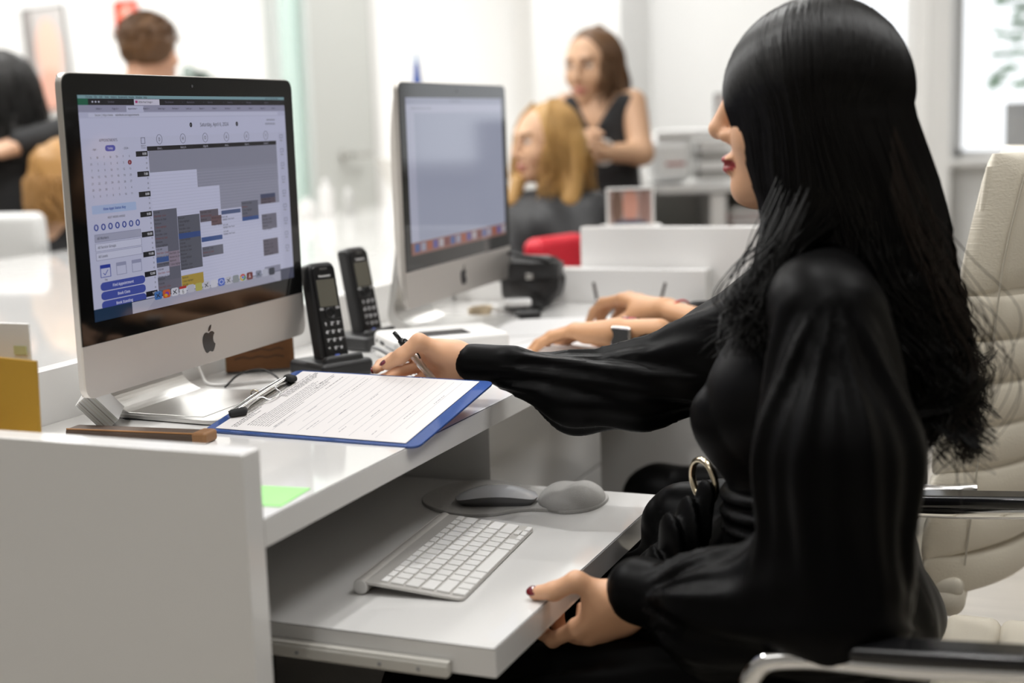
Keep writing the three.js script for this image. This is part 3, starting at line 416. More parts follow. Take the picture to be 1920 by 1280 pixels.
// ---------------------------------------------------------------- small things on the desk
{
  // business cards leaning on the computer foot
  const cg = RB(0.086, 0.0007, 0.05, 0.0002, 1), cm = [MT.paper, mat([0.66, 0.63, 0.6], 0.8), mat([0.4, 0.37, 0.35], 0.7)];
  const ax = new THREE.Euler(0.85, 2.15, 0, 'YXZ');
  for (let i = 0; i < 18; i++) { const n = V(0, 1, 0).applyEuler(ax); const m = solo('business_card', 'white business card in the small stack leaning on the computer foot', 'card', cg, cm[[0, 0, 1, 0, 2, 0, 0, 1][i % 8]], [-0.452 + n.x * i * 0.0014, DY + 0.0195 + n.y * i * 0.0014, -0.338 + n.z * i * 0.0014], null, 'stack of business cards'); m.rotation.copy(ax); }
  const pc = thing('pen_case', 'slim brown leather pen case lying before the computer foot', 'case', [-0.347, DY, -0.294], 0.09);
  part(pc, 'sleeve', RB(0.196, 0.013, 0.03, 0.004, 3), MT.brownLeather, [0, 0.0065, 0]); part(pc, 'stitched_rim', merge(tube([[-0.096, 0.0128, 0.013], [0.096, 0.0128, 0.013]], 0.0011, 4, 6), tube([[0.0965, 0.0125, 0.012], [0.0965, 0.0125, -0.012]], 0.0011, 4, 6)), mat([0.32, 0.15, 0.05], 0.6)); part(pc, 'flap', RB(0.02, 0.0145, 0.0315, 0.004, 2), mat([0.25, 0.12, 0.045], 0.5), [0.09, 0.0073, 0], null, 'tan leather end flap');
  const env = thing('envelope', 'ochre paper envelope standing behind the end panel', 'envelope', [-0.445, DY, -0.085], -0.03);
  part(env, 'pocket', RB(0.27, 0.142, 0.004, 0.001, 1), mat([0.56, 0.315, 0.03], 0.8, { bumpMap: plasterBump, bumpScale: 0.0005 }), [0, 0.071, 0], [0.0, 0, -0.04]); part(env, 'back_flap', RB(0.2, 0.05, 0.001, 0.0003, 1), mat([0.52, 0.29, 0.03], 0.8), [-0.01, 0.05, -0.0028]);
  const ho = thing('letter_holder', 'white upright letter holder behind the ochre envelope', 'letter holder', [-0.46, DY, -0.115]);
  part(ho, 'back_plate', RB(0.21, 0.168, 0.003, 0.001, 1), MT.whitePlastic, [0, 0.085, -0.012]); part(ho, 'front_plate', RB(0.21, 0.1, 0.003, 0.001, 1), MT.whitePlastic, [0, 0.05, 0.012]); part(ho, 'bottom_plate', RB(0.21, 0.003, 0.03, 0.001, 1), MT.whitePlastic, [0, 0.0015, 0]);
  solo('index_tab', 'small yellow-green paper tab on the letter holder', 'tab', RB(0.018, 0.01, 0.0012, 0.0004, 1), mat([0.55, 0.56, 0.3], 0.8), [-0.368, 0.879, -0.124]);
  solo('sticky_note', 'blank green sticky note at the front edge of the worktop', 'sticky note', RB(0.07, 0.0012, 0.07, 0.0003, 1), mat([0.36, 0.78, 0.28], 0.8), [-0.046, DY + 0.0007, -0.105], [0, 0.1, 0]);
  // brown book propped behind the computer
  const bk = thing('book', 'brown covered book propped upright behind the calendar computer', 'book', [-0.462, DY + 0.002, -0.748], 0.62);
  const ct = canvasTex(256, 256, (x) => { x.fillStyle = '#6a431d'; x.fillRect(0, 0, 256, 256); x.strokeStyle = '#4b2d12'; x.lineWidth = 6; for (let i = 0; i < 9; i++) { x.beginPath(); for (let k = 0; k < 12; k++) x.lineTo(30 + k * 17, 40 + i * 22 + 3 * Math.sin(k * 1.7 + i)); x.stroke(); } });
  const lean = (g) => g.rotateX(-0.2); part(bk, 'cover', lean(RB(0.105, 0.13, 0.003, 0.001, 1).translate(0, 0.065, 0.009)), new THREE.MeshStandardMaterial({ map: ct, roughness: 0.6 })); part(bk, 'pages', lean(RB(0.1, 0.124, 0.015, 0.0006, 1).translate(0, 0.065, 0)), MT.paper); part(bk, 'cover', lean(RB(0.105, 0.13, 0.003, 0.001, 1).translate(0, 0.065, -0.009)), mat([0.12, 0.13, 0.12], 0.6)); part(bk, 'spine', lean(RB(0.003, 0.13, 0.02, 0.001, 1).translate(-0.0525, 0.065, 0)), mat([0.2, 0.12, 0.05], 0.6));
  solo('cable', 'thin black cable looping off the desk beside the brown book', 'cable', tube([[-0.436, DY + 0.002, -0.61], [-0.43, DY + 0.016, -0.64], [-0.405, DY + 0.021, -0.66], [-0.37, DY + 0.015, -0.645], [-0.345, DY + 0.008, -0.62], [-0.33, DY + 0.004, -0.6]], 0.0016, 50, 8), MT.blackRubber);
  solo('cable', 'white cable running over the desk behind the calendar computer', 'cable', tube([[-0.52, DY + 0.03, -0.66], [-0.5, DY + 0.012, -0.645], [-0.475, DY + 0.003, -0.625], [-0.44, DY + 0.003, -0.625], [-0.4, DY + 0.003, -0.665], [-0.36, DY + 0.003, -0.69]], 0.0022, 40, 8), MT.whitePlastic);
}
// things at the second place
{
  const sheet = (x, z, w, d, r, y, label) => solo('paper_sheet', label, 'paper', RB(w, 0.0008, d, 0.0002, 1), MT.paper, [x, DY + y, z], [0, r, 0]);
  sheet(-0.13, -1.06, 0.3, 0.215, 0.15, 0.0006, 'white paper sheet under the hand with the watch');
  sheet(-0.28, -1.16, 0.28, 0.21, -0.3, 0.0016, 'white paper sheet between the label printer and second computer');
  sheet(-0.14, -1.29, 0.26, 0.2, 0.5, 0.0026, 'white paper sheet under the hand with the red bracelet');
  const bag = thing('handbag', 'black soft handbag slumped beside the second computer', 'handbag', [-0.32, DY, -1.546], 0.05);
  const g = new THREE.SphereGeometry(1, 40, 28), p = g.attributes.position;
  for (let i = 0; i < p.count; i++) { let x = p.getX(i), y = p.getY(i), z = p.getZ(i); const e = 0.55; const q = (v) => Math.sign(v) * Math.pow(Math.abs(v), e); const n = 0.012 * fbm(x * 2.2, y * 3 + 5, z * 2.2, 3); x = q(x) * (0.066 + 0.012 * y); z = q(z) * 0.038; y = q(y) * 0.05; p.setXYZ(i, x + n, Math.max(0.0005, y + 0.05 + n * 1.4), z + n); } g.computeVertexNormals();
  const bm = mat([0.012, 0.011, 0.011], 0.38, { bumpMap: leatherBump, bumpScale: 0.0006 });
  part(bag, 'body', g, bm); part(bag, 'flap', RB(0.13, 0.036, 0.01, 0.005, 3), bm, [0, 0.075, 0.035], [-0.2, 0, 0.05]); part(bag, 'handle', tube([[-0.05, 0.09, 0.02], [-0.045, 0.112, 0.03], [0, 0.106, 0.045], [0.04, 0.1, 0.04], [0.05, 0.088, 0.03]], 0.005, 30, 8), bm); part(bag, 'buckle', RB(0.016, 0.012, 0.004, 0.002, 2), MT.steel, [0.01, 0.066, 0.044]);
  // tangle of small things in front of the second computer
  for (const [x, z, r, m, l] of [[-0.33, -1.43, 0.028, MT.whitePlastic, 'coiled white charging cable before the handbag'], [-0.29, -1.47, 0.03, MT.blackRubber, 'coiled black cable before the handbag']]) { const pts = []; for (let i = 0; i < 40; i++) { const a = i * 0.62; pts.push([x + Math.cos(a) * r * (0.75 + 0.25 * Math.sin(i)), DY + 0.004 + i * 0.00035, z + Math.sin(a) * r * (0.8 + 0.2 * Math.cos(i * 1.3))]); } solo('cable_coil', l, 'cable', tube(pts, 0.0026, 200, 6), m); }
  solo('cable_coil', 'tan coiled cord next to the white charger', 'cable', (() => { const pts = []; for (let i = 0; i < 30; i++) { const a = i * 0.7; pts.push([-0.375 + Math.cos(a) * 0.02, DY + 0.004 + i * 0.0004, -1.405 + Math.sin(a) * 0.03]); } return tube(pts, 0.0028, 150, 6); })(), mat([0.5, 0.4, 0.27], 0.6));
  const ch = thing('charger', 'round white charger puck among the cables', 'charger', [-0.30, DY + 0.016, -1.42]); part(ch, 'puck', lathe([[0, 0], [0.024, 0], [0.027, 0.004], [0.027, 0.012], [0.024, 0.016], [0, 0.016]], 28), MT.whiteGloss); part(ch, 'underside', new THREE.CylinderGeometry(0.028, 0.028, 0.004, 28), MT.blackPlastic, [0, -0.001, 0]);
  solo('power_adapter', 'small black power adapter lying by the cable tangle', 'adapter', RB(0.05, 0.014, 0.03, 0.004, 2), MT.blackPlastic, [-0.265, DY + 0.007, -1.38], [0, 0.6, 0]);
  const sg = thing('sunglasses', 'dark sunglasses lying lenses down in front of the white privacy screen', 'sunglasses', [-0.1, DY, -1.5], 0.1);
  const fr = mat([0.035, 0.02, 0.014], 0.25), ln = phys([0.02, 0.015, 0.012], 0.05, { clearcoat: 1 });
  for (const s of [-1, 1]) { part(sg, 'lens', new THREE.SphereGeometry(0.028, 24, 12).scale(1, 0.32, 0.82), ln, [s * 0.033, 0.011, 0]); part(sg, 'rim', new THREE.TorusGeometry(0.028, 0.003, 8, 30).rotateX(Math.PI / 2).scale(1, 1, 0.82), fr, [s * 0.033, 0.012, 0]); part(sg, 'temple', tube([[s * 0.062, 0.013, 0], [s * 0.066, 0.03, -0.01], [s * 0.072, 0.055, -0.016]], 0.003, 16, 8), fr); part(sg, 'hinge', new THREE.SphereGeometry(0.006, 12, 10), MT.chrome, [s * 0.06, 0.017, 0.004]); }
  part(sg, 'bridge', tube([[-0.008, 0.014, 0.006], [0, 0.018, 0.008], [0.008, 0.014, 0.006]], 0.0028, 10, 8), fr);
  const cs = thing('glasses_case', 'flat dark case beside the sunglasses', 'case', [0.0, DY, -1.48], 0.12); part(cs, 'shell', RB(0.075, 0.014, 0.04, 0.006, 3), mat([0.02, 0.02, 0.022], 0.4), [0, 0.007, 0]); part(cs, 'trim', RB(0.076, 0.003, 0.041, 0.001, 1), mat([0.3, 0.24, 0.17], 0.4), [0, 0.0085, 0]);
}
// ---------------------------------------------------------------- distance fields for people
const sub3 = (a, b) => [a[0] - b[0], a[1] - b[1], a[2] - b[2]], add3 = (a, b, k = 1) => [a[0] + b[0] * k, a[1] + b[1] * k, a[2] + b[2] * k];
const dot3 = (a, b) => a[0] * b[0] + a[1] * b[1] + a[2] * b[2], cross3 = (a, b) => [a[1] * b[2] - a[2] * b[1], a[2] * b[0] - a[0] * b[2], a[0] * b[1] - a[1] * b[0]];
const norm3 = (a) => { const l = Math.hypot(...a) || 1; return [a[0] / l, a[1] / l, a[2] / l]; }, mix3 = (a, b, t) => [a[0] + (b[0] - a[0]) * t, a[1] + (b[1] - a[1]) * t, a[2] + (b[2] - a[2]) * t];
const smin = (a, b, k) => { const h = Math.max(k - Math.abs(a - b), 0) / k; return Math.min(a, b) - h * h * k * 0.25; };
const smax = (a, b, k) => -smin(-a, -b, k);
// tapered capsule
function cone(a, b, r1, r2 = r1) {
  const d = sub3(b, a), L2 = dot3(d, d) || 1e-9;
  return (x, y, z) => { const px = x - a[0], py = y - a[1], pz = z - a[2]; let t = (px * d[0] + py * d[1] + pz * d[2]) / L2; t = t < 0 ? 0 : t > 1 ? 1 : t; return Math.hypot(px - d[0] * t, py - d[1] * t, pz - d[2] * t) - (r1 + (r2 - r1) * t); };
}
// ellipsoid with axes given by an optional rotation (Euler YXZ)
function ell(c, r, rot) {
  let m = null; if (rot) { m = new THREE.Matrix4().makeRotationFromEuler(new THREE.Euler(rot[0], rot[1], rot[2], 'YXZ')).transpose().elements; }
  return (x, y, z) => { let a = x - c[0], b = y - c[1], d = z - c[2]; if (m) { const A = m[0] * a + m[4] * b + m[8] * d, B = m[1] * a + m[5] * b + m[9] * d, D = m[2] * a + m[6] * b + m[10] * d; a = A; b = B; d = D; } const k0 = Math.hypot(a / r[0], b / r[1], d / r[2]); if (k0 < 1e-6) return -Math.min(...r); const k1 = Math.hypot(a / (r[0] * r[0]), b / (r[1] * r[1]), d / (r[2] * r[2])); return k0 * (k0 - 1) / k1; };
}
const blend = (list) => (x, y, z) => { let d = list[0][0](x, y, z); for (let i = 1; i < list.length; i++) d = smin(d, list[i][0](x, y, z), list[i][1]); return d; };
// surface nets with empty blocks skipped
function meshField(f, lo, hi, h, opt = {}) {
  const n = [0, 1, 2].map((i) => Math.ceil((hi[i] - lo[i]) / h / 8) * 8 + 1), [nx, ny, nz] = n, val = new Float32Array(nx * ny * nz).fill(NaN), id = (i, j, k) => (i * ny + j) * nz + k;
  const B = 8, rad = B * h * 0.8661 * (opt.slack ?? 1.25) + (opt.margin ?? 0.012);
  const act = [];
  for (let i = 0; i < nx - 1; i += B) for (let j = 0; j < ny - 1; j += B) for (let k = 0; k < nz - 1; k += B) {
    const c = f(lo[0] + (i + 4) * h, lo[1] + (j + 4) * h, lo[2] + (k + 4) * h); if (Math.abs(c) > rad) continue; act.push([i, j, k]);
    for (let a = 0; a <= B; a++) for (let b = 0; b <= B; b++) for (let d = 0; d <= B; d++) { const q = id(i + a, j + b, k + d); if (val[q] !== val[q]) val[q] = f(lo[0] + (i + a) * h, lo[1] + (j + b) * h, lo[2] + (k + d) * h); }
  }
  const vid = new Map(), P = [], I = [];
  const cell = (i, j, k) => {
    const key = id(i, j, k); let v = vid.get(key); if (v !== undefined) return v; let sx = 0, sy = 0, sz = 0, c = 0; const g = [];
    for (let q = 0; q < 8; q++) g.push(val[id(i + (q & 1), j + (q >> 1 & 1), k + (q >> 2))]);
    for (const [a, b] of EDGES) { const A = g[a], Bv = g[b]; if (A < 0 === Bv < 0) continue; const t = A / (A - Bv); sx += (a & 1) + t * ((b & 1) - (a & 1)); sy += (a >> 1 & 1) + t * ((b >> 1 & 1) - (a >> 1 & 1)); sz += (a >> 2) + t * ((b >> 2) - (a >> 2)); c++; }
    if (!c) { sx = sy = sz = 0.5; c = 1; } v = P.length / 3; P.push(lo[0] + (i + sx / c) * h, lo[1] + (j + sy / c) * h, lo[2] + (k + sz / c) * h); vid.set(key, v); return v;
  };
  for (const [bi, bj, bk] of act) for (let i = bi; i < bi + B; i++) for (let j = bj; j < bj + B; j++) for (let k = bk; k < bk + B; k++) {
    const a = val[id(i, j, k)]; if (a !== a || !i || !j || !k) continue;
    const quad = (q, c1, c2, c3, c4) => { const b = val[q]; if (b !== b || a < 0 === b < 0) return; const v = [cell(...c1), cell(...c2), cell(...c3), cell(...c4)]; if (a < 0) I.push(v[0], v[1], v[2], v[0], v[2], v[3]); else I.push(v[0], v[2], v[1], v[0], v[3], v[2]); };
    if (i < nx - 1) quad(id(i + 1, j, k), [i, j - 1, k - 1], [i, j, k - 1], [i, j, k], [i, j - 1, k]);
    if (j < ny - 1) quad(id(i, j + 1, k), [i - 1, j, k - 1], [i - 1, j, k], [i, j, k], [i, j, k - 1]);
    if (k < nz - 1) quad(id(i, j, k + 1), [i - 1, j - 1, k], [i, j - 1, k], [i, j, k], [i - 1, j, k]);
  }
  const N = new Float32Array(P.length), e = opt.eps ?? h * 0.6;
  for (let v = 0; v < P.length; v += 3) { const [x, y, z] = [P[v], P[v + 1], P[v + 2]]; const g = norm3([f(x + e, y, z) - f(x - e, y, z), f(x, y + e, z) - f(x, y - e, z), f(x, y, z + e) - f(x, y, z - e)]); N[v] = g[0]; N[v + 1] = g[1]; N[v + 2] = g[2]; }
  const g = new THREE.BufferGeometry(); g.setAttribute('position', new THREE.Float32BufferAttribute(P, 3)); g.setAttribute('normal', new THREE.BufferAttribute(N, 3)); g.setIndex(I); return g;
}
const EDGES = [[0, 1], [2, 3], [4, 5], [6, 7], [0, 2], [1, 3], [4, 6], [5, 7], [0, 4], [1, 5], [2, 6], [3, 7]];
const paint = (g, fn) => { const p = g.attributes.position, c = new Float32Array(p.count * 3); for (let i = 0; i < p.count; i++) { const k = fn(p.getX(i), p.getY(i), p.getZ(i)); c[3 * i] = k[0]; c[3 * i + 1] = k[1]; c[3 * i + 2] = k[2]; } g.setAttribute('color', new THREE.BufferAttribute(c, 3)); return g; };
function join(list) { const g = mergeGeometries(list.map((q) => { const o = new THREE.BufferGeometry(); for (const k of ['position', 'normal', 'color']) if (q.attributes[k]) o.setAttribute(k, q.attributes[k]); o.setIndex(q.index); return o; })); return g; }
// ---- a hand: wrist w, finger direction f, palm normal n; fl = bends of index, middle, ring, little
function hand(o) {
  const k = o.size ?? 0.95, f = norm3(o.f), n = norm3(sub3(o.n, [f[0] * dot3(f, o.n), f[1] * dot3(f, o.n), f[2] * dot3(f, o.n)])); let s = cross3(f, n); if (o.left) s = [-s[0], -s[1], -s[2]];
  const L = (a, b, c) => [o.w[0] + (f[0] * a + s[0] * b + n[0] * c) * k, o.w[1] + (f[1] * a + s[1] * b + n[1] * c) * k, o.w[2] + (f[2] * a + s[2] * b + n[2] * c) * k];
  const Dv = (a, b, c) => norm3([f[0] * a + s[0] * b + n[0] * c, f[1] * a + s[1] * b + n[1] * c, f[2] * a + s[2] * b + n[2] * c]);
  const base = [[0.089, 0.027, 0], [0.093, 0.008, -0.003], [0.088, -0.011, -0.002], [0.08, -0.028, 0.002]], len = [[0.043, 0.025, 0.021], [0.047, 0.029, 0.022], [0.043, 0.027, 0.022], [0.034, 0.02, 0.019]], rad = [0.0092, 0.0094, 0.0089, 0.0079];
  const arm = o.arm ? norm3(o.arm) : [-f[0], -f[1], -f[2]], Wr = (b) => { const q = L(0, b, 0); return add3(q, arm, 0.06 * k); };
  const pal = [[cone(Wr(0.006), L(0.004, 0.009, 0), 0.0175 * k, 0.018 * k), 0], [cone(Wr(-0.006), L(0.004, -0.009, 0), 0.0175 * k, 0.018 * k), 0.012]];
  base.forEach((b, i) => pal.push([cone(L(0.012, b[1] * 0.62, 0.001), L(b[0] - 0.004, b[1], b[2]), 0.0155 * k, 0.0108 * k), 0.014]));
  pal.push([cone(L(0.018, 0.016, 0.008), L(0.045, 0.03, 0.012), 0.0165 * k, 0.013 * k), 0.016]); pal.push([cone(L(0.02, -0.018, 0.008), L(0.06, -0.022, 0.009), 0.0145 * k, 0.012 * k), 0.016]);
  const palm = blend(pal), fingers = [], nails = [], tips = [];
  const nail = (a, b, up, r) => { const d = norm3(sub3(b, a)); nails.push({ c: add3(add3(b, d, r * 0.05), up, r * 0.62), d, up, r }); };
  base.forEach((b, i) => {
    const sp = (o.spread ?? [0.12, 0.03, -0.06, -0.15])[i], d0 = Dv(1, sp, 0); let p = L(...b), a = 0; const list = []; const R = rad[i] * k;
    let dir; for (let j = 0; j < 3; j++) { a += o.fl[i][j]; dir = norm3([d0[0] * Math.cos(a) + n[0] * Math.sin(a), d0[1] * Math.cos(a) + n[1] * Math.sin(a), d0[2] * Math.cos(a) + n[2] * Math.sin(a)]); const q = add3(p, dir, len[i][j] * k); const r1 = R * [1.06, 0.97, 0.9][j], r2 = R * [0.97, 0.9, 0.74][j]; list.push([cone(p, q, r1, r2), 0.0045]); if (j === 2) { const up = norm3([-n[0] * Math.cos(a) + d0[0] * Math.sin(a), -n[1] * Math.cos(a) + d0[1] * Math.sin(a), -n[2] * Math.cos(a) + d0[2] * Math.sin(a)]); nail(p, q, up, R * 0.85); tips.push(q); } p = q; }
    fingers.push([blend(list), list]);
  });
  const th = o.thumbW ?? o.thumb, t0 = L(0.03, 0.024, 0.012), tl = [0.038, 0.033, 0.025]; let p = t0; const list = []; th.forEach((d, j) => { const q = add3(p, o.thumbW ? norm3(d) : Dv(...d), tl[j] * k); list.push([cone(p, q, [0.0135, 0.0112, 0.0104][j] * k, [0.0112, 0.0104, 0.0082][j] * k), 0.006]); if (j === 2) { const up0 = o.thumbUp ? norm3(o.thumbUp) : Dv(0.2, 0.3, -1), dd = norm3(sub3(q, p)), up = norm3(sub3(up0, [dd[0] * dot3(dd, up0), dd[1] * dot3(dd, up0), dd[2] * dot3(dd, up0)])); nail(p, q, up, 0.0092 * k); tips.push(q); } p = q; });
  fingers.push([blend(list), list]);
  const field = (x, y, z) => { const pd = palm(x, y, z); let d = pd; for (let i = 0; i < 5; i++) { const q = smin(pd, fingers[i][0](x, y, z), i === 4 ? 0.014 : 0.009); if (q < d) d = q; } return d; };
  const lo = [1e9, 1e9, 1e9], hi = [-1e9, -1e9, -1e9]; for (const q of [...tips, Wr(0.02), Wr(-0.02), L(0.09, 0.03, 0), L(0.09, -0.03, 0), L(0.05, 0, 0), t0]) for (let i = 0; i < 3; i++) { lo[i] = Math.min(lo[i], q[i] - 0.035); hi[i] = Math.max(hi[i], q[i] + 0.035); }
  return { field, lo, hi, nails, tips, L, Dv };
}
function nailGeo(list) { return merge(list.map(({ c, d, up, r }) => { const g = new THREE.SphereGeometry(1, 14, 10).scale(r * 0.72, r * 0.28, r * 0.95); const s = cross3(up, d); const m = new THREE.Matrix4().makeBasis(V(...s), V(...up), V(...d)); m.setPosition(...c); g.applyMatrix4(m); return g; })); }
// ---- a head in its own space: y up, z towards the face
const headField = (() => {
  const base = blend([[ell([0, 0.024, -0.01], [0.071, 0.08, 0.081]), 0], [ell([0, 0.006, 0.03], [0.064, 0.07, 0.054]), 0.03], [ell([0, -0.055, 0.035], [0.05, 0.055, 0.052]), 0.03], [ell([0, -0.09, 0.068], [0.021, 0.018, 0.021]), 0.025],
    [ell([0.036, -0.028, 0.055], [0.026, 0.026, 0.024]), 0.02], [ell([-0.036, -0.028, 0.055], [0.026, 0.026, 0.024]), 0.02], [cone([0, -0.06, -0.015], [0, -0.2, -0.045], 0.05, 0.054), 0.03], [cone([-0.028, 0.03, 0.072], [0.028, 0.03, 0.072], 0.012), 0.016]]);
  const nose = blend([[cone([0, 0.016, 0.086], [0, -0.02, 0.103], 0.0085, 0.0105), 0], [ell([0, -0.0235, 0.102], [0.0105, 0.0095, 0.0105]), 0.008], [ell([0.0115, -0.03, 0.09], [0.008, 0.0075, 0.011]), 0.007], [ell([-0.0115, -0.03, 0.09], [0.008, 0.0075, 0.011]), 0.007]]);
  const up = ell([0, -0.0545, 0.0885], [0.024, 0.0062, 0.0125], [0.2, 0, 0]), low = ell([0, -0.0665, 0.0875], [0.02, 0.0066, 0.0115]), eyes = [ell([0.031, 0.012, 0.078], [0.018, 0.012, 0.014]), ell([-0.031, 0.012, 0.078], [0.018, 0.012, 0.014])], ball = [ell([0.031, 0.011, 0.0695], [0.0125, 0.0125, 0.0125]), ell([-0.031, 0.011, 0.0695], [0.0125, 0.0125, 0.0125])];
  const ears = [ell([0.073, 0.0, -0.008], [0.009, 0.03, 0.018], [0, 0.4, 0]), ell([-0.073, 0.0, -0.008], [0.009, 0.03, 0.018], [0, -0.4, 0])];
  const crease = cone([-0.02, -0.0608, 0.1], [0.02, -0.0608, 0.1], 0.0022);
  return (x, y, z) => { let d = base(x, y, z); for (const e of eyes) d = smax(d, -e(x, y, z), 0.012); for (const e of ball) d = smin(d, e(x, y, z), 0.003); d = smin(d, nose(x, y, z), 0.009); d = smin(d, up(x, y, z), 0.006); d = smin(d, low(x, y, z), 0.006); d = smax(d, -crease(x, y, z), 0.003); for (const e of ears) d = smin(d, e(x, y, z), 0.006); return d; };
})();
function head(skin, lip, h = 0.003, brow = [0.03, 0.02, 0.012]) {
  const g = meshField(headField, [-0.11, -0.2, -0.13], [0.11, 0.15, 0.14], h);
  return paint(g, (x, y, z) => { const ax = Math.abs(x); if (z > 0.06) { if (Math.pow(x / 0.0245, 2) + Math.pow((y + 0.0605) / 0.0125, 2) < 1 && z > 0.075) return lip; const ex = ax - 0.031, ey = y - 0.011; if (ex * ex / 0.0145 ** 2 + ey * ey / 0.0062 ** 2 < 1) return ex * ex + ey * ey < 0.0052 ** 2 ? [0.03, 0.018, 0.01] : [0.6, 0.57, 0.54]; if (Math.abs(y - 0.0335 + ax * 0.05) < 0.0042 && ax > 0.013 && ax < 0.05) return brow; } return skin; });
}
const skinMat = new THREE.MeshPhysicalMaterial({ vertexColors: true, roughness: 0.5, sheen: 0.2, sheenRoughness: 0.6 });
// hair strands: tapered three-sided tubes joined into one mesh; path(t) gives [x, y, z]
function strands(list, sides = 3) {
  const P = [], I = [], N = [];
  for (const { pts, r0, r1 } of list) {
    const base = P.length / 3, n = pts.length; let ref = [0.31, 0.2, 0.93];
    for (let i = 0; i < n; i++) { const a = pts[Math.max(0, i - 1)], b = pts[Math.min(n - 1, i + 1)], d = norm3(sub3(b, a)), u = norm3(cross3(d, ref)), v = cross3(d, u); const t = i / (n - 1), r = r0 + (r1 - r0) * t; for (let s = 0; s < sides; s++) { const q = s / sides * 6.2832, c = Math.cos(q), w = Math.sin(q); const nn = [u[0] * c + v[0] * w, u[1] * c + v[1] * w, u[2] * c + v[2] * w]; P.push(pts[i][0] + nn[0] * r, pts[i][1] + nn[1] * r, pts[i][2] + nn[2] * r); N.push(...nn); } }
    for (let i = 0; i < n - 1; i++) for (let s = 0; s < sides; s++) { const a = base + i * sides + s, b = base + i * sides + (s + 1) % sides; I.push(a, b, a + sides, b, b + sides, a + sides); }
  }
  const g = new THREE.BufferGeometry(); g.setAttribute('position', new THREE.Float32BufferAttribute(P, 3)); g.setAttribute('normal', new THREE.Float32BufferAttribute(N, 3)); g.setIndex(I); return g;
}
const spline = (pts, n) => new THREE.CatmullRomCurve3(pts.map((p) => V(...p)), false, 'centripetal').getPoints(n).map((p) => [p.x, p.y, p.z]);
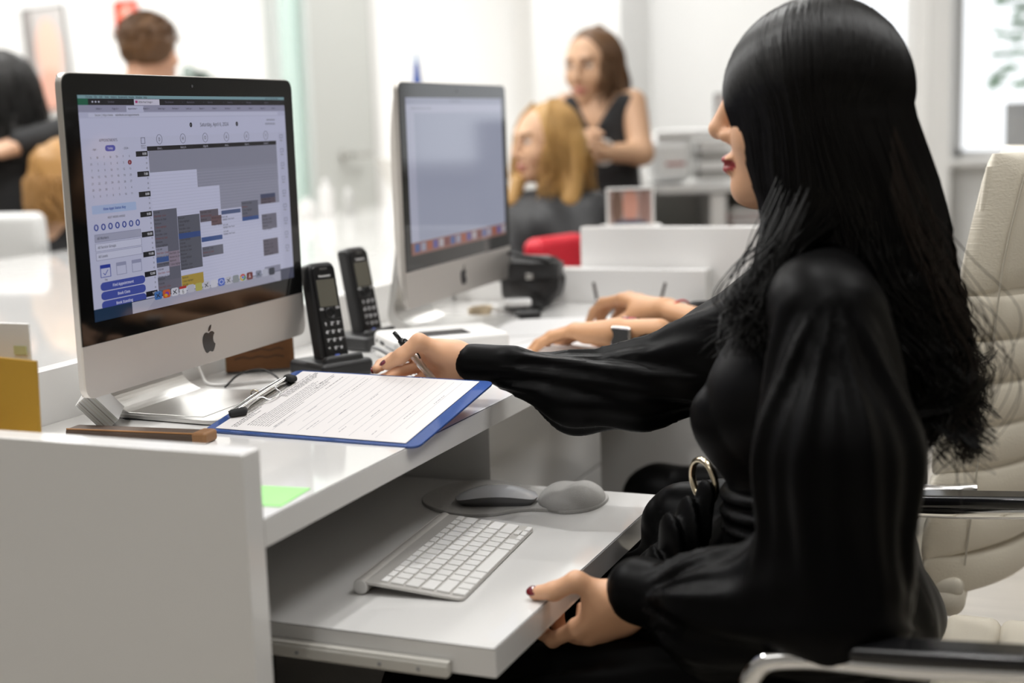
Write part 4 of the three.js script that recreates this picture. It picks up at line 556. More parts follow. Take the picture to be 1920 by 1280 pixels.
// ---------------------------------------------------------------- the woman at the desk
const NAIL = phys([0.16, 0.008, 0.014], 0.12, { clearcoat: 1 });
const blackCloth = phys([0.0018, 0.0017, 0.0018], 0.42, { specularIntensity: 0.12 });
const hairMat = (c, r = 0.34) => phys(c, r, { sheen: 0.15, sheenRoughness: 0.3, specularIntensity: 0.8 });
const SKIN = [0.72, 0.4, 0.235], SKIN2 = [0.6, 0.32, 0.165];
const smooth = (a, b, t) => { t = Math.min(1, Math.max(0, (t - a) / (b - a))); return t * t * (3 - 2 * t); };
{
  const Z = -0.46;
  const torso = blend([[ell([0.468, 0.53, Z], [0.12, 0.105, 0.17]), 0], [ell([0.458, 0.67, Z], [0.098, 0.12, 0.13]), 0.05], [ell([0.465, 0.82, Z], [0.108, 0.135, 0.15]), 0.05], [ell([0.402, 0.785, Z + 0.058], [0.07, 0.068, 0.062]), 0.03], [ell([0.402, 0.785, Z - 0.058], [0.07, 0.068, 0.062]), 0.03], [cone([0.48, 0.925, -0.6], [0.48, 0.925, -0.32], 0.05), 0.05], [cone([0.475, 0.9, Z], [0.475, 0.985, Z], 0.075, 0.056), 0.04]]);
  const nearArm = blend([[cone([0.497, 0.908, -0.305], [0.51, 0.78, -0.262], 0.058, 0.076), 0], [cone([0.51, 0.78, -0.262], [0.508, 0.645, -0.245], 0.078, 0.074), 0.03], [cone([0.505, 0.64, -0.245], [0.385, 0.602, -0.277], 0.072, 0.062), 0.03], [cone([0.385, 0.602, -0.277], [0.347, 0.604, -0.289], 0.06, 0.04), 0.02]]);
  const nearCuff = cone([0.35, 0.605, -0.287], [0.292, 0.606, -0.308], 0.0385, 0.0375);
  const farArm = blend([[cone([0.028, 0.788, -0.604], [0.115, 0.757, -0.615], 0.029, 0.05), 0], [cone([0.115, 0.757, -0.615], [0.2, 0.768, -0.625], 0.05, 0.052), 0.02], [cone([0.2, 0.768, -0.625], [0.29, 0.808, -0.63], 0.052, 0.058), 0.03], [cone([0.29, 0.808, -0.63], [0.43, 0.905, -0.6], 0.058, 0.066), 0.03]]);
  const farCuff = cone([-0.03, 0.795, -0.6], [0.03, 0.792, -0.603], 0.0262, 0.027);
  const legs = blend([[cone([0.46, 0.495, -0.36], [0.03, 0.41, -0.35], 0.095, 0.07), 0], [cone([0.46, 0.5, -0.56], [0.03, 0.44, -0.58], 0.1, 0.072), 0.07], [cone([0.44, 0.57, Z - 0.02], [0.285, 0.55, Z - 0.03], 0.11, 0.06), 0.05], [cone([0.4, 0.6, -0.58], [0.265, 0.598, -0.595], 0.075, 0.055), 0.04], [cone([0.03, 0.41, -0.35], [0.06, 0.12, -0.36], 0.074, 0.085), 0.05], [cone([0.03, 0.44, -0.58], [0.06, 0.12, -0.56], 0.074, 0.085), 0.08]]);
  const dress = (x, y, z) => {
    let d = torso(x, y, z); d = smin(d, legs(x, y, z), 0.06); const a = nearArm(x, y, z), b = farArm(x, y, z); d = smin(d, a, 0.018); d = smin(d, b, 0.03);
    if (Math.abs(d) < 0.035) {
      const wn = smooth(-0.345, -0.315, z), wf = smooth(0.36, 0.28, x) * smooth(0.68, 0.71, y) * smooth(-0.5, -0.56, z), wl = smooth(0.66, 0.56, y) * (1 - wn);
      const ridge = (v) => 1 - Math.abs(v) * 2.2;
      const gather = smooth(0.43, 0.33, x) * wn;
      if (wn > 0) { const up = smooth(0.62, 0.72, y) * smooth(0.955, 0.86, y), low = 1 - smooth(0.62, 0.72, y), t1 = Math.atan2(z + 0.262, x - 0.506), t2 = Math.atan2(y - 0.605, z + 0.27), nz = noise(x * 6, y * 5, z * 6); d += wn * (up * (0.0035 * Math.sin(t1 * 8 + nz * 4 + y * 5) + 0.002 * Math.sin(t1 * 17 + y * 9 + nz * 5)) + low * (0.004 * Math.sin(t2 * 6 + nz * 5 + x * 14) + 0.002 * Math.sin(t2 * 13 - x * 22))) + gather * 0.003 * Math.sin(t2 * 15 + nz * 2); }
      if (wf > 0) { const t3 = Math.atan2(y - 0.775, z + 0.62), nz = noise(x * 9, y * 6, z * 6); d += wf * (0.0032 * Math.sin(t3 * 5 + x * 17 + nz * 4) + 0.0022 * Math.sin(t3 * 12 + x * 26 + nz * 4)) + wf * smooth(0.12, 0.03, x) * 0.0025 * Math.sin(t3 * 15); }
      const wt = 1 - Math.max(wn, wf); if (wt > 0) d += wt * (0.004 * ridge(noise(x * 12 + y * 9, y * 11 - z * 6, z * 10)) - 0.002) + wl * 0.008 * noise(x * 9 - z * 22, y * 12 + x * 8, z * 7 + 4);
    }
    d = smin(d, nearCuff(x, y, z), 0.008); return smin(d, farCuff(x, y, z), 0.008);
  };
  const t = thing('person', 'woman in a black dress with long black hair seated gripping the keyboard tray', 'person');
  const nearHand = hand({ left: true, w: [0.29, 0.599, -0.308], arm: [0.93, -0.02, 0.36], f: [-0.68, -0.67, -0.3], n: [-0.6, 0.3, -0.75], fl: [[0.15, 0.65, 0.5], [0.3, 0.85, 0.6], [0.35, 0.9, 0.6], [0.4, 0.9, 0.6]], thumbW: [[-0.6, 0.45, 0.4], [-0.85, -0.48, -0.12], [-0.96, -0.22, -0.12]], thumbUp: [-0.15, 0.7, 0.7], size: 0.98 });
  const farHand = hand({ w: [-0.04, 0.795, -0.6], arm: [1, -0.03, -0.04], f: [-0.85, -0.2, -0.38], n: [0.1, -0.09, 0.95], fl: [[0.7, 0.95, 0.4], [0.8, 0.9, 0.4], [0.95, 0.9, 0.4], [1.05, 0.9, 0.4]], thumbW: [[-0.5, 0.42, 0.55], [-0.7, -0.6, 0.42], [-0.84, -0.5, 0.1]], thumbUp: [-0.4, 0.8, 0.42], size: 0.95 });
  const inner = (x, y, z) => Math.min(torso(x, y, z) + 0.014, legs(x, y, z) + 0.016, nearArm(x, y, z) + 0.026, farArm(x, y, z) + 0.02, nearCuff(x, y, z) + 0.011, farCuff(x, y, z) + 0.007);
  const tint = (g) => paint(g, (x, y, z) => { const n = 0.06 * noise(x * 40, y * 40, z * 40); return [SKIN[0] * (1 + n), SKIN[1] * (1 + n), SKIN[2] * (1 + n)]; });
  const hd = head(SKIN, [0.33, 0.028, 0.03], 0.003); hd.applyMatrix4(new THREE.Matrix4().compose(V(0.4545, 1.12, Z), new THREE.Quaternion().setFromEuler(new THREE.Euler(0.0, -Math.PI / 2 + 0.03, 0, 'YXZ')), V(0.98, 1, 1.045)));
  const body = join([tint(meshField(inner, [-0.15, 0.02, -0.72], [0.66, 1.04, -0.14], 0.014)), hd, tint(meshField(nearHand.field, nearHand.lo, nearHand.hi, 0.0026, { margin: 0.006 })), tint(meshField(farHand.field, farHand.lo, farHand.hi, 0.0026, { margin: 0.006 }))]);
  part(t, 'body', body, skinMat);
  part(t, 'dress', meshField(dress, [-0.12, 0.02, -0.76], [0.68, 1.04, -0.1], 0.0065, { margin: 0.022 }), blackCloth, null, null, 'black satin dress with full sleeves');
  part(t, 'fingernail', nailGeo(nearHand.nails), NAIL, null, null, 'dark red nail polish'); part(t, 'fingernail', nailGeo(farHand.nails), NAIL, null, null, 'dark red nail polish');
  const band = (x, y, z) => { const d = torso(x, y, z), c = y - 0.688 - (x - 0.45) * 0.1 - (z - Z) * 0.04; return smax(Math.max(d - 0.01, -(d + 0.004)), Math.abs(c) - 0.026, 0.006) + 0.003 * Math.sin(c * 330 + 2.4 * noise(x * 14, y * 8, z * 14)); };
  part(t, 'sash', meshField(band, [0.3, 0.6, -0.66], [0.62, 0.77, -0.26], 0.005, { margin: 0.012 }), blackCloth, null, null, 'gathered black sash');
  const tail = blend([[cone([0.336, 0.685, -0.43], [0.312, 0.64, -0.405], 0.013, 0.022), 0], [cone([0.312, 0.64, -0.405], [0.3, 0.58, -0.385], 0.022, 0.034), 0.02], [cone([0.3, 0.58, -0.385], [0.31, 0.52, -0.35], 0.034, 0.042), 0.02]]);
  part(t, 'sash_tail', meshField((x, y, z) => tail(x, y, z) + 0.006 * Math.sin((z - x) * 190 + 3 * noise(x * 9, y * 14, z * 9)), [0.22, 0.46, -0.5], [0.4, 0.72, -0.28], 0.005, { margin: 0.014 }), blackCloth);
  part(t, 'ring_buckle', new THREE.TorusGeometry(0.025, 0.0042, 12, 40), MT.gold, [0.328, 0.696, -0.445], [0.1, -0.75, 0.1], 'gold metal ring buckle');
  // hair
  const HM = phys([0.0032, 0.0027, 0.0024], 0.36, { specularIntensity: 0.4 });
  const faceCut = ell([0.338, 1.07, Z], [0.058, 0.095, 0.062]);
  const mass0 = blend([[ell([0.457, 1.128, Z], [0.09, 0.094, 0.082]), 0], [cone([0.468, 1.1, Z], [0.492, 0.985, Z], 0.072, 0.07), 0.04], [cone([0.5, 1.0, Z], [0.545, 0.86, -0.43], 0.07, 0.048), 0.05], [cone([0.545, 0.86, -0.43], [0.552, 0.82, -0.425], 0.044, 0.02), 0.03], [cone([0.412, 1.12, -0.418], [0.428, 1.02, -0.405], 0.018, 0.014), 0.03], [cone([0.412, 1.13, -0.52], [0.425, 1.02, -0.53], 0.03, 0.024), 0.03], [cone([0.435, 1.0, -0.395], [0.45, 0.93, -0.355], 0.014, 0.01), 0.02]]);
  const mass = (x, y, z) => { let d = mass0(x, y, z); d += 0.0025 * noise(x * 90, y * 5, z * 90); return smax(d, -faceCut(x, y, z), 0.01); };
  part(t, 'hair', meshField(mass, [0.3, 0.72, -0.64], [0.68, 1.27, -0.26], 0.0065, { margin: 0.012 }), HM, null, null, 'long straight black hair');
  const L = [], E = (ps, y, k = 1) => [0.458 - 0.1 * k * Math.cos(ps), y, Z + 0.092 * k * Math.sin(ps)];
  seed = 1234;
  const LK = Array.from({ length: 64 }, () => ({ x: rr(-1, 1), y: rr(0.735, 0.84), z: rr(-1, 1), w: rr(0.6, 1.8), p: rr(0, 6.28), m: rr(-1, 1) }));
  for (let i = 0; i < 4200; i++) {
    const side = rnd() < 0.8 ? 1 : -1, a = rnd(), ph = (0.32 + 2.6 * a), ps = 0.44 + a * 2.62 + rr(-0.08, 0.12), k = rr(0.98, 1.025), w = rr(0.6, 1.6), wp = rr(0, 6.28), back = smooth(0.38, 0.62, a + rr(-0.07, 0.07));
    const u0 = [-Math.cos(ph), Math.sin(ph), side * 0.03], u1 = norm3([-Math.cos(ps), -0.15, Math.sin(ps)]), arcPt = (t) => { const m = norm3(mix3(u0, [u1[0], u1[1], u1[2]], t)); return [0.458 + m[0] * (m[0] < 0 ? 0.102 : 0.097) * k, 1.132 + m[1] * 0.101 * k, Z + m[2] * 0.092 * k]; };
    u0[2] = 0.03; const root = arcPt(0), q = arcPt(1), mid = [arcPt(0.25), arcPt(0.5), arcPt(0.75)];
    const p3 = [q[0] + 0.034 - 0.024 * smooth(0, 0.3, a) + 0.022 * back, 1.02, Z + (q[2] - Z) * 1.02];
    let end; const f = (n) => rr(-n, n);
    let lk = null; if (back > 0.5) { lk = LK[Math.min(63, Math.max(0, Math.floor((a - 0.38) / 0.62 * 30 + rr(0, 34))))]; const zz = Z + 0.075 * Math.sin(ps) * (0.75 + 0.3 * lk.z) + 0.02; end = [[Math.max(p3[0] + 0.01, 0.5 + 0.055 * a + f(0.02)), 0.945, zz + 0.01], [0.545 + 0.05 * a + f(0.025), 0.875, zz + 0.015], [0.57 + 0.03 * a + lk.m * 0.03 + f(0.008), 0.825 + f(0.006), zz + 0.015 + f(0.006)], [0.575 + 0.02 * a + lk.x * 0.048 + f(0.005), lk.y + f(0.006), zz + 0.02 + lk.z * 0.02 + f(0.004)]]; }
    else { const fr = 1 - a / 0.5; end = [[0.44 - 0.02 * fr + f(0.012), 0.965, Z + 0.098 + f(0.01)], [0.435 - 0.03 * fr + f(0.02), 0.925, Z + 0.122 + f(0.014)], [0.43 - 0.035 * fr + f(0.024), rr(0.86, 0.915), Z + 0.126 + f(0.02)]]; if (rnd() < 0.45) end = end.slice(0, 2); }
    const pts = [root, ...mid, q, p3, ...end].map((p) => [p[0], p[1], Z + (p[2] - Z) * side]); const sp = spline(pts, 28);
    const wave = sp.map((p, j) => { const s = smooth(1.03, 0.84, p[1]) * 0.0085 * (lk ? lk.w : w), q = lk ? lk.p + 0.25 * Math.sin(wp) : wp; return [p[0] + Math.sin(p[1] * 75 + q) * s, p[1], p[2] + Math.cos(p[1] * 66 + q) * s]; });
    L.push({ pts: wave, r0: rr(0.0012, 0.0022), r1: 0.0004 });
  }
  part(t, 'hair_strands', strands(L), HM);
  const F = []; seed = 77;   // loose locks and flyaway hair
  for (let i = 0; i < 46; i++) { const y0 = rr(0.98, 1.06), z = rr(-0.42, -0.36), o = rr(0.02, 0.07) * (i % 3 ? 1 : 1.3); F.push({ pts: spline([[0.545, y0 + 0.04, z], [0.565 + rr(0, 0.012), y0 - 0.03, z + 0.004], [0.58 + o * 0.45, y0 - 0.09, z + 0.008], [0.585 + o, y0 - 0.15, z + 0.01], [0.582 + o * 0.85, y0 - 0.2, z + 0.012], [0.57 + o * 0.3, y0 - 0.25, z + 0.01]], 26), r0: rr(0.0005, 0.0011), r1: 0.0002 }); }
  for (let i = 0; i < 60; i++) { const y0 = rr(0.79, 0.86), z = rr(-0.43, -0.36); F.push({ pts: spline([[0.56, y0 + 0.05, z], [0.575 + rr(0, 0.02), y0, z], [0.59 + rr(0, 0.03), y0 - 0.035, z + rr(-0.01, 0.02)], [0.59 + rr(-0.02, 0.065), y0 - rr(0.04, 0.085), z + rr(-0.01, 0.03)]], 18), r0: rr(0.0008, 0.0016), r1: 0.0003 }); }
  const G = [];
  for (let i = 0; i < 40; i++) { const z = Z + rr(0.085, 0.125), x = rr(0.395, 0.44); const c = rr(-0.05, 0.015); G.push({ pts: spline([[x + 0.05, 1.1, z - 0.065], [x + 0.028, 1.03, z - 0.026], [x + 0.012, 0.985, z], [x + c * 0.6, 0.955, z + 0.006], [x - 0.008 + c, 0.92, z + 0.01], [x - 0.005 + c * 0.6, 0.9, z + 0.012], [x - 0.02 + c * 1.1, rr(0.86, 0.905), z + 0.012]], 24), r0: rr(0.0005, 0.0013), r1: 0.0002 }); }
  part(t, 'front_locks', strands(G), HM);
  part(t, 'loose_locks', strands(F), hairMat([0.014, 0.0085, 0.0055]));
}
// pen in the far hand
{
  const p = thing('pen', 'black and clear click pen held in the hand over the clipboard', 'pen'); const a = [-0.1415, 0.836, -0.588], d = norm3([0.62, -0.74, -0.06]);
  const q = new THREE.Quaternion().setFromUnitVectors(V(0, 1, 0), V(-d[0], -d[1], -d[2])); p.quaternion.copy(q); p.position.set(...add3(a, d, 0.118));
  part(p, 'clicker', lathe([[0, 0.118], [0.0026, 0.1175], [0.003, 0.113], [0.003, 0.104], [0, 0.104]], 16), MT.blackGloss);
  part(p, 'upper_barrel', lathe([[0, 0.1045], [0.0042, 0.104], [0.0052, 0.098], [0.0055, 0.08], [0.0055, 0.078], [0, 0.078]], 20), MT.blackGloss);
  part(p, 'clear_barrel', lathe([[0, 0.078], [0.0052, 0.078], [0.0052, 0.022], [0, 0.022]], 20), phys([0.85, 0.85, 0.83], 0.08, { transmission: 0.7, thickness: 0.004 }));
  part(p, 'refill', new THREE.CylinderGeometry(0.0022, 0.0022, 0.07, 12), mat([0.5, 0.36, 0.12], 0.4), [0, 0.045, 0]);
  part(p, 'grip', lathe([[0, 0.024], [0.0056, 0.024], [0.0055, 0.01], [0.002, 0.002], [0.0006, 0], [0, 0]], 20), MT.blackRubber);
  part(p, 'pocket_clip', tube([[0.005, 0.101, 0.002], [0.0085, 0.098, 0.003], [0.0095, 0.085, 0.003], [0.0085, 0.072, 0.003], [0.0065, 0.066, 0.002]], 0.0012, 24, 8), MT.blackGloss);
}
// ---------------------------------------------------------------- chairs
function officeChair(label, pos, turn, padMat) {
  const t = thing('office_chair', label, 'chair', pos, turn), m = MT.leatherWhite;
  // local: +z is the front; the back curls forward at its sides
  const arc = (u, y) => { const rec = 0.1 * (y - 0.42); return [0.255 * u, y, -0.3 - rec + 0.125 * u * u]; };
  const pad = (y0, y1, th, wtop = 1, wbot = 1) => {
    const P = [], I = [], nu = 22, ns = 14; for (let i = 0; i <= nu; i++) { const u = i / nu * 2 - 1; for (let s = 0; s < ns; s++) { const q = s / ns * 6.2832, c = Math.cos(q), w = Math.sin(q), e = 0.6, cy = Math.sign(w) * Math.pow(Math.abs(w), e), cz = Math.sign(c) * Math.pow(Math.abs(c), 0.8); const v = (cy + 1) / 2, y = y0 + (y1 - y0) * v, wd = wbot + (wtop - wbot) * v, rnd_ = Math.pow(Math.max(0, 1 - Math.pow(Math.abs(u), 10)), 0.5); const b = arc(u * wd, y); P.push(b[0], b[1], b[2] + cz * th * (0.25 + 0.75 * rnd_)); } }
    for (let i = 0; i < nu; i++) for (let s = 0; s < ns; s++) { const a = i * ns + s, b = i * ns + (s + 1) % ns; I.push(a, b, a + ns, b, b + ns, a + ns); }
    for (const [o, f] of [[0, 1], [nu * ns, 0]]) for (let s = 1; s < ns - 1; s++) f ? I.push(o, o + s + 1, o + s) : I.push(o, o + s, o + s + 1);
    const g = new THREE.BufferGeometry(); g.setAttribute('position', new THREE.Float32BufferAttribute(P, 3)); g.setIndex(I); g.computeVertexNormals(); const uv = new Float32Array(P.length / 3 * 2); for (let i = 0; i < P.length / 3; i++) { uv[2 * i] = P[3 * i] * 2; uv[2 * i + 1] = P[3 * i + 1] * 2; } g.setAttribute('uv', new THREE.BufferAttribute(uv, 2)); return g;
  };
  const b = part(t, 'backrest', pad(0.44, 1.035, 0.022, 0.93, 0.98), m);
  part(b, 'headrest_pad', pad(0.845, 1.05, 0.034, 0.9, 0.99), m); const n = 7, y0 = 0.4, y1 = 0.848, h = (y1 - y0) / n; for (let i = 0; i < n; i++) part(b, 'padded_rib', pad(y0 + i * h - 0.002, y0 + (i + 1) * h + 0.002, 0.032, 1, i ? 1 : 0.94), m);
  for (const s of [-1, 1]) part(b, 'seam', tube([0.45, 0.6, 0.75, 0.9, 1.03].map((y) => { const q = arc(s * 0.9 * (y > 1 ? 0.93 : 1), y); return [q[0], q[1], q[2] - 0.031]; }), 0.0016, 24, 6), mat([0.5, 0.46, 0.38], 0.6));
  const seat = part(t, 'seat', RB(0.5, 0.05, 0.47, 0.024, 4), m, [0, 0.395, 0.0]);
  for (let i = 0; i < 7; i++) part(seat, 'padded_rib', RB(0.49, 0.034, 0.068, 0.015, 3), m, [0, 0.02, -0.198 + i * 0.066]);
  for (const s of [-1, 1]) {
    const a = part(t, 'armrest', (() => { const pts = [[s * 0.27, 0.39, 0.1], [s * 0.272, 0.47, 0.115], [s * 0.272, 0.535, 0.1], [s * 0.272, 0.553, 0.06], [s * 0.272, 0.558, -0.05], [s * 0.272, 0.57, -0.2], [s * 0.268, 0.575, -0.25]]; const g = tube(pts, 0.011, 60, 10); return g; })(), MT.chrome);
    part(a, 'arm_pad', RB(0.04, 0.016, 0.16, 0.007, 3), padMat, [s * 0.272, 0.574, -0.07], [0.06, 0, 0]);
  }
  part(t, 'gas_lift', merge(new THREE.CylinderGeometry(0.025, 0.025, 0.2, 20).translate(0, 0.2, 0), new THREE.CylinderGeometry(0.016, 0.016, 0.12, 16).translate(0, 0.32, 0)), MT.chrome);
  for (let i = 0; i < 5; i++) { const a = i * 1.2566 + 0.3, c = Math.cos(a), s = Math.sin(a); const l = part(t, 'base_leg', tube([[0, 0.12, 0], [c * 0.15, 0.1, s * 0.15], [c * 0.29, 0.062, s * 0.29]], 0.016, 16, 8), MT.chrome); part(l, 'castor', new THREE.CylinderGeometry(0.03, 0.03, 0.04, 18).rotateX(Math.PI / 2).rotateY(-a), MT.blackPlastic, [c * 0.29, 0.03, s * 0.29]); }
  return t;
}
officeChair('white leather office chair under the woman with the clipboard', [0.545, 0.045, -0.46], -Math.PI / 2, MT.blackGloss);
officeChair('white ribbed leather office chair of the colleague at the second computer', [0.34, 0, -1.205], -Math.PI / 2 + 0.02, mat([0.62, 0.62, 0.6], 0.3));
// ---------------------------------------------------------------- colleague at the second computer
{
  const t = thing('person', 'colleague in black with a watch working at the second computer', 'person'), Z = -1.2;
  const torso = blend([[ell([0.38, 0.5, Z], [0.12, 0.1, 0.17]), 0], [ell([0.39, 0.66, Z], [0.095, 0.13, 0.13]), 0.05], [ell([0.375, 0.8, Z], [0.1, 0.13, 0.15]), 0.05], [cone([0.38, 0.885, Z - 0.13], [0.38, 0.885, Z + 0.13], 0.05), 0.05], [cone([0.38, 0.87, Z], [0.37, 0.94, Z], 0.065, 0.05), 0.04]]);
  const arms = [blend([[cone([0.38, 0.875, -1.04], [0.33, 0.72, -0.99], 0.055, 0.05), 0], [cone([0.33, 0.72, -0.99], [0.1, 0.766, -1.012], 0.048, 0.032), 0.03]]), blend([[cone([0.38, 0.875, -1.36], [0.34, 0.74, -1.33], 0.055, 0.05), 0], [cone([0.34, 0.74, -1.33], [0.115, 0.768, -1.215], 0.048, 0.033), 0.03]])];
  const legs = blend([[cone([0.38, 0.43, -1.1], [0.02, 0.41, -1.09], 0.075, 0.07), 0], [cone([0.38, 0.43, -1.3], [0.02, 0.41, -1.31], 0.075, 0.07), 0.03], [cone([0.02, 0.41, -1.09], [0.05, 0.08, -1.09], 0.068, 0.05), 0.03], [cone([0.02, 0.41, -1.31], [0.05, 0.08, -1.31], 0.068, 0.05), 0.03]]);
  const cloth = (x, y, z) => Math.min(smin(smin(torso(x, y, z), arms[0](x, y, z), 0.03), arms[1](x, y, z), 0.03), legs(x, y, z)) + 0.004 * noise(x * 22, y * 22, z * 22);
  const lh = hand({ left: true, w: [0.05, 0.777, -1.02], f: [-0.97, -0.06, -0.2], n: [0.02, -1, 0.25], fl: [[0.2, 0.25, 0.2], [0.22, 0.25, 0.2], [0.25, 0.25, 0.2], [0.25, 0.3, 0.2]], spread: [0.25, 0.08, -0.08, -0.2], thumb: [[0.75, 0.6, 0.2], [0.9, 0.35, 0.2], [0.95, 0.2, 0.2]], size: 1.02 });
  const rh = hand({ w: [0.068, 0.785, -1.205], f: [-0.86, 0.12, -0.5], n: [-0.1, -1, 0.15], fl: [[0.35, 0.55, 0.3], [0.45, 0.6, 0.3], [0.5, 0.6, 0.3], [0.5, 0.6, 0.3]], thumb: [[0.7, 0.5, 0.55], [0.85, 0.2, 0.5], [0.9, 0.1, 0.4]], size: 1.02 });
  const tint = (g) => paint(g, (x, y, z) => { const n = 0.06 * noise(x * 40, y * 40, z * 40); return [SKIN2[0] * (1 + n), SKIN2[1] * (1 + n), SKIN2[2] * (1 + n)]; });
  const hd = head(SKIN2, [0.4, 0.12, 0.1], 0.0045).applyMatrix4(new THREE.Matrix4().compose(V(0.35, 1.05, Z), new THREE.Quaternion().setFromEuler(new THREE.Euler(0.25, -Math.PI / 2, 0, 'YXZ')), V(0.95, 0.95, 0.95)));
  part(t, 'body', join([tint(meshField((x, y, z) => cloth(x, y, z) + 0.015, [-0.1, 0, -1.5], [0.56, 1.0, -0.9], 0.016)), hd, tint(meshField(lh.field, lh.lo, lh.hi, 0.003, { margin: 0.006 })), tint(meshField(rh.field, rh.lo, rh.hi, 0.003, { margin: 0.006 }))]), skinMat);
  part(t, 'clothes', meshField(cloth, [-0.1, 0, -1.5], [0.56, 1.0, -0.9], 0.01, { margin: 0.015 }), blackCloth, null, null, 'black top and trousers');
  part(t, 'hair', meshField((x, y, z) => smax(Math.min(ell([0.365, 1.075, Z], [0.094, 0.1, 0.086])(x, y, z), cone([0.41, 1.04, Z], [0.44, 0.9, Z], 0.055, 0.03)(x, y, z)) + 0.003 * noise(x * 60, y * 8, z * 60), -ell([0.262, 1.03, Z], [0.06, 0.085, 0.075])(x, y, z), 0.01), [0.24, 0.82, -1.32], [0.5, 1.2, -1.08], 0.008), hairMat([0.012, 0.009, 0.007]));
  // watch with a patterned band
  const w = thing('wristwatch', 'silver square watch with a red and black patterned band on the wrist', 'watch', [0.056, 0.777, -1.02], 0); w.rotation.set(0.2, Math.PI / 2 - 0.2, 0);
  const bt = canvasTex(256, 64, (x) => { x.fillStyle = '#1c1420'; x.fillRect(0, 0, 256, 64); const c = ['#c83240', '#d8564e', '#e8c8c0', '#b02438']; for (let i = 0; i < 40; i++) { x.fillStyle = c[i % 4]; x.beginPath(); x.ellipse((i * 53) % 256, (i * 29) % 64, 10, 7, i, 0, 7); x.fill(); } }); bt.wrapS = THREE.RepeatWrapping; bt.repeat.set(3, 1);
  const band = new THREE.CylinderGeometry(1, 1, 0.024, 40, 1, true).rotateX(Math.PI / 2).scale(0.0295, 0.0225, 1); part(w, 'band', band, new THREE.MeshStandardMaterial({ map: bt, roughness: 0.7, side: THREE.DoubleSide }));
  const cs = part(w, 'case', RB(0.034, 0.011, 0.038, 0.005, 4), mat([0.72, 0.68, 0.66], 0.25, { metalness: 1 }), [-0.0295, 0.0015, 0.002], [0, 0, 1.42]); part(cs, 'dial', RB(0.027, 0.002, 0.031, 0.0008, 1), MT.blackGlass, [0, 0.0052, 0]);
  solo('bracelet', 'thin red thread bracelet on the bare wrist', 'bracelet', new THREE.TorusGeometry(0.0275, 0.0022, 8, 40).scale(1, 0.78, 1), mat([0.5, 0.02, 0.02], 0.6), [0.092, 0.783, -1.198], [0, Math.PI / 2 - 0.45, 0]);
}
// ---------------------------------------------------------------- people in the salon
function salonPerson(o) {
  const t = thing('person', o.label, 'person'); const tint = (g) => paint(g, () => o.skin); const geos = [];
  if (o.skinField) geos.push(tint(meshField(o.skinField, o.lo, o.hi, 0.011, { margin: 0.015 })));
  if (o.head) geos.push(head(o.skin, o.lip ?? [0.45, 0.17, 0.13], 0.005, o.brow).applyMatrix4(new THREE.Matrix4().compose(V(...o.head.at), new THREE.Quaternion().setFromEuler(new THREE.Euler(o.head.pitch ?? 0, o.head.yaw, o.head.roll ?? 0, 'YXZ')), V(1, 1, 1).multiplyScalar(o.head.size ?? 1))));
  for (const h of o.hands ?? []) { const q = hand(h); geos.push(tint(meshField(q.field, q.lo, q.hi, 0.004, { margin: 0.008 }))); }
  part(t, 'body', join(geos), skinMat);
  for (const [name, f, lo, hi, m, h, label] of o.wear) part(t, name, meshField(f, lo, hi, h ?? 0.011, { margin: 0.016 }), m, null, null, label);
  if (o.locks) part(t, 'hair_strands', strands(o.locks), o.hairMat);
  return t;
}
const fallLocks = (n, c, r, y0, y1, a0, a1, sd, spread = 0.02) => { seed = sd; const L = []; for (let i = 0; i < n; i++) { const a = rr(a0, a1), k = rr(0.95, 1.06); const x = c[0] + Math.sin(a) * r[0] * k, z = c[2] + Math.cos(a) * r[2] * k; L.push({ pts: spline([[c[0] + Math.sin(a) * 0.02, c[1] + r[1] * k, c[2] + Math.cos(a) * 0.02], [c[0] + Math.sin(a) * r[0] * 0.8, c[1] + r[1] * 0.62, c[2] + Math.cos(a) * r[2] * 0.8], [x, c[1], z], [x + rr(-spread, spread), (c[1] + y1) / 2, z + rr(-spread, spread)], [x + rr(-spread, spread) * 1.5, y1 + rr(0, 0.05), z + rr(-spread, spread) * 1.5]], 14), r0: rr(0.003, 0.005), r1: 0.0012 }); } return L; };
const clothBlack = mat([0.01, 0.01, 0.011], 0.75), clothCape = mat([0.012, 0.0125, 0.014], 0.5);
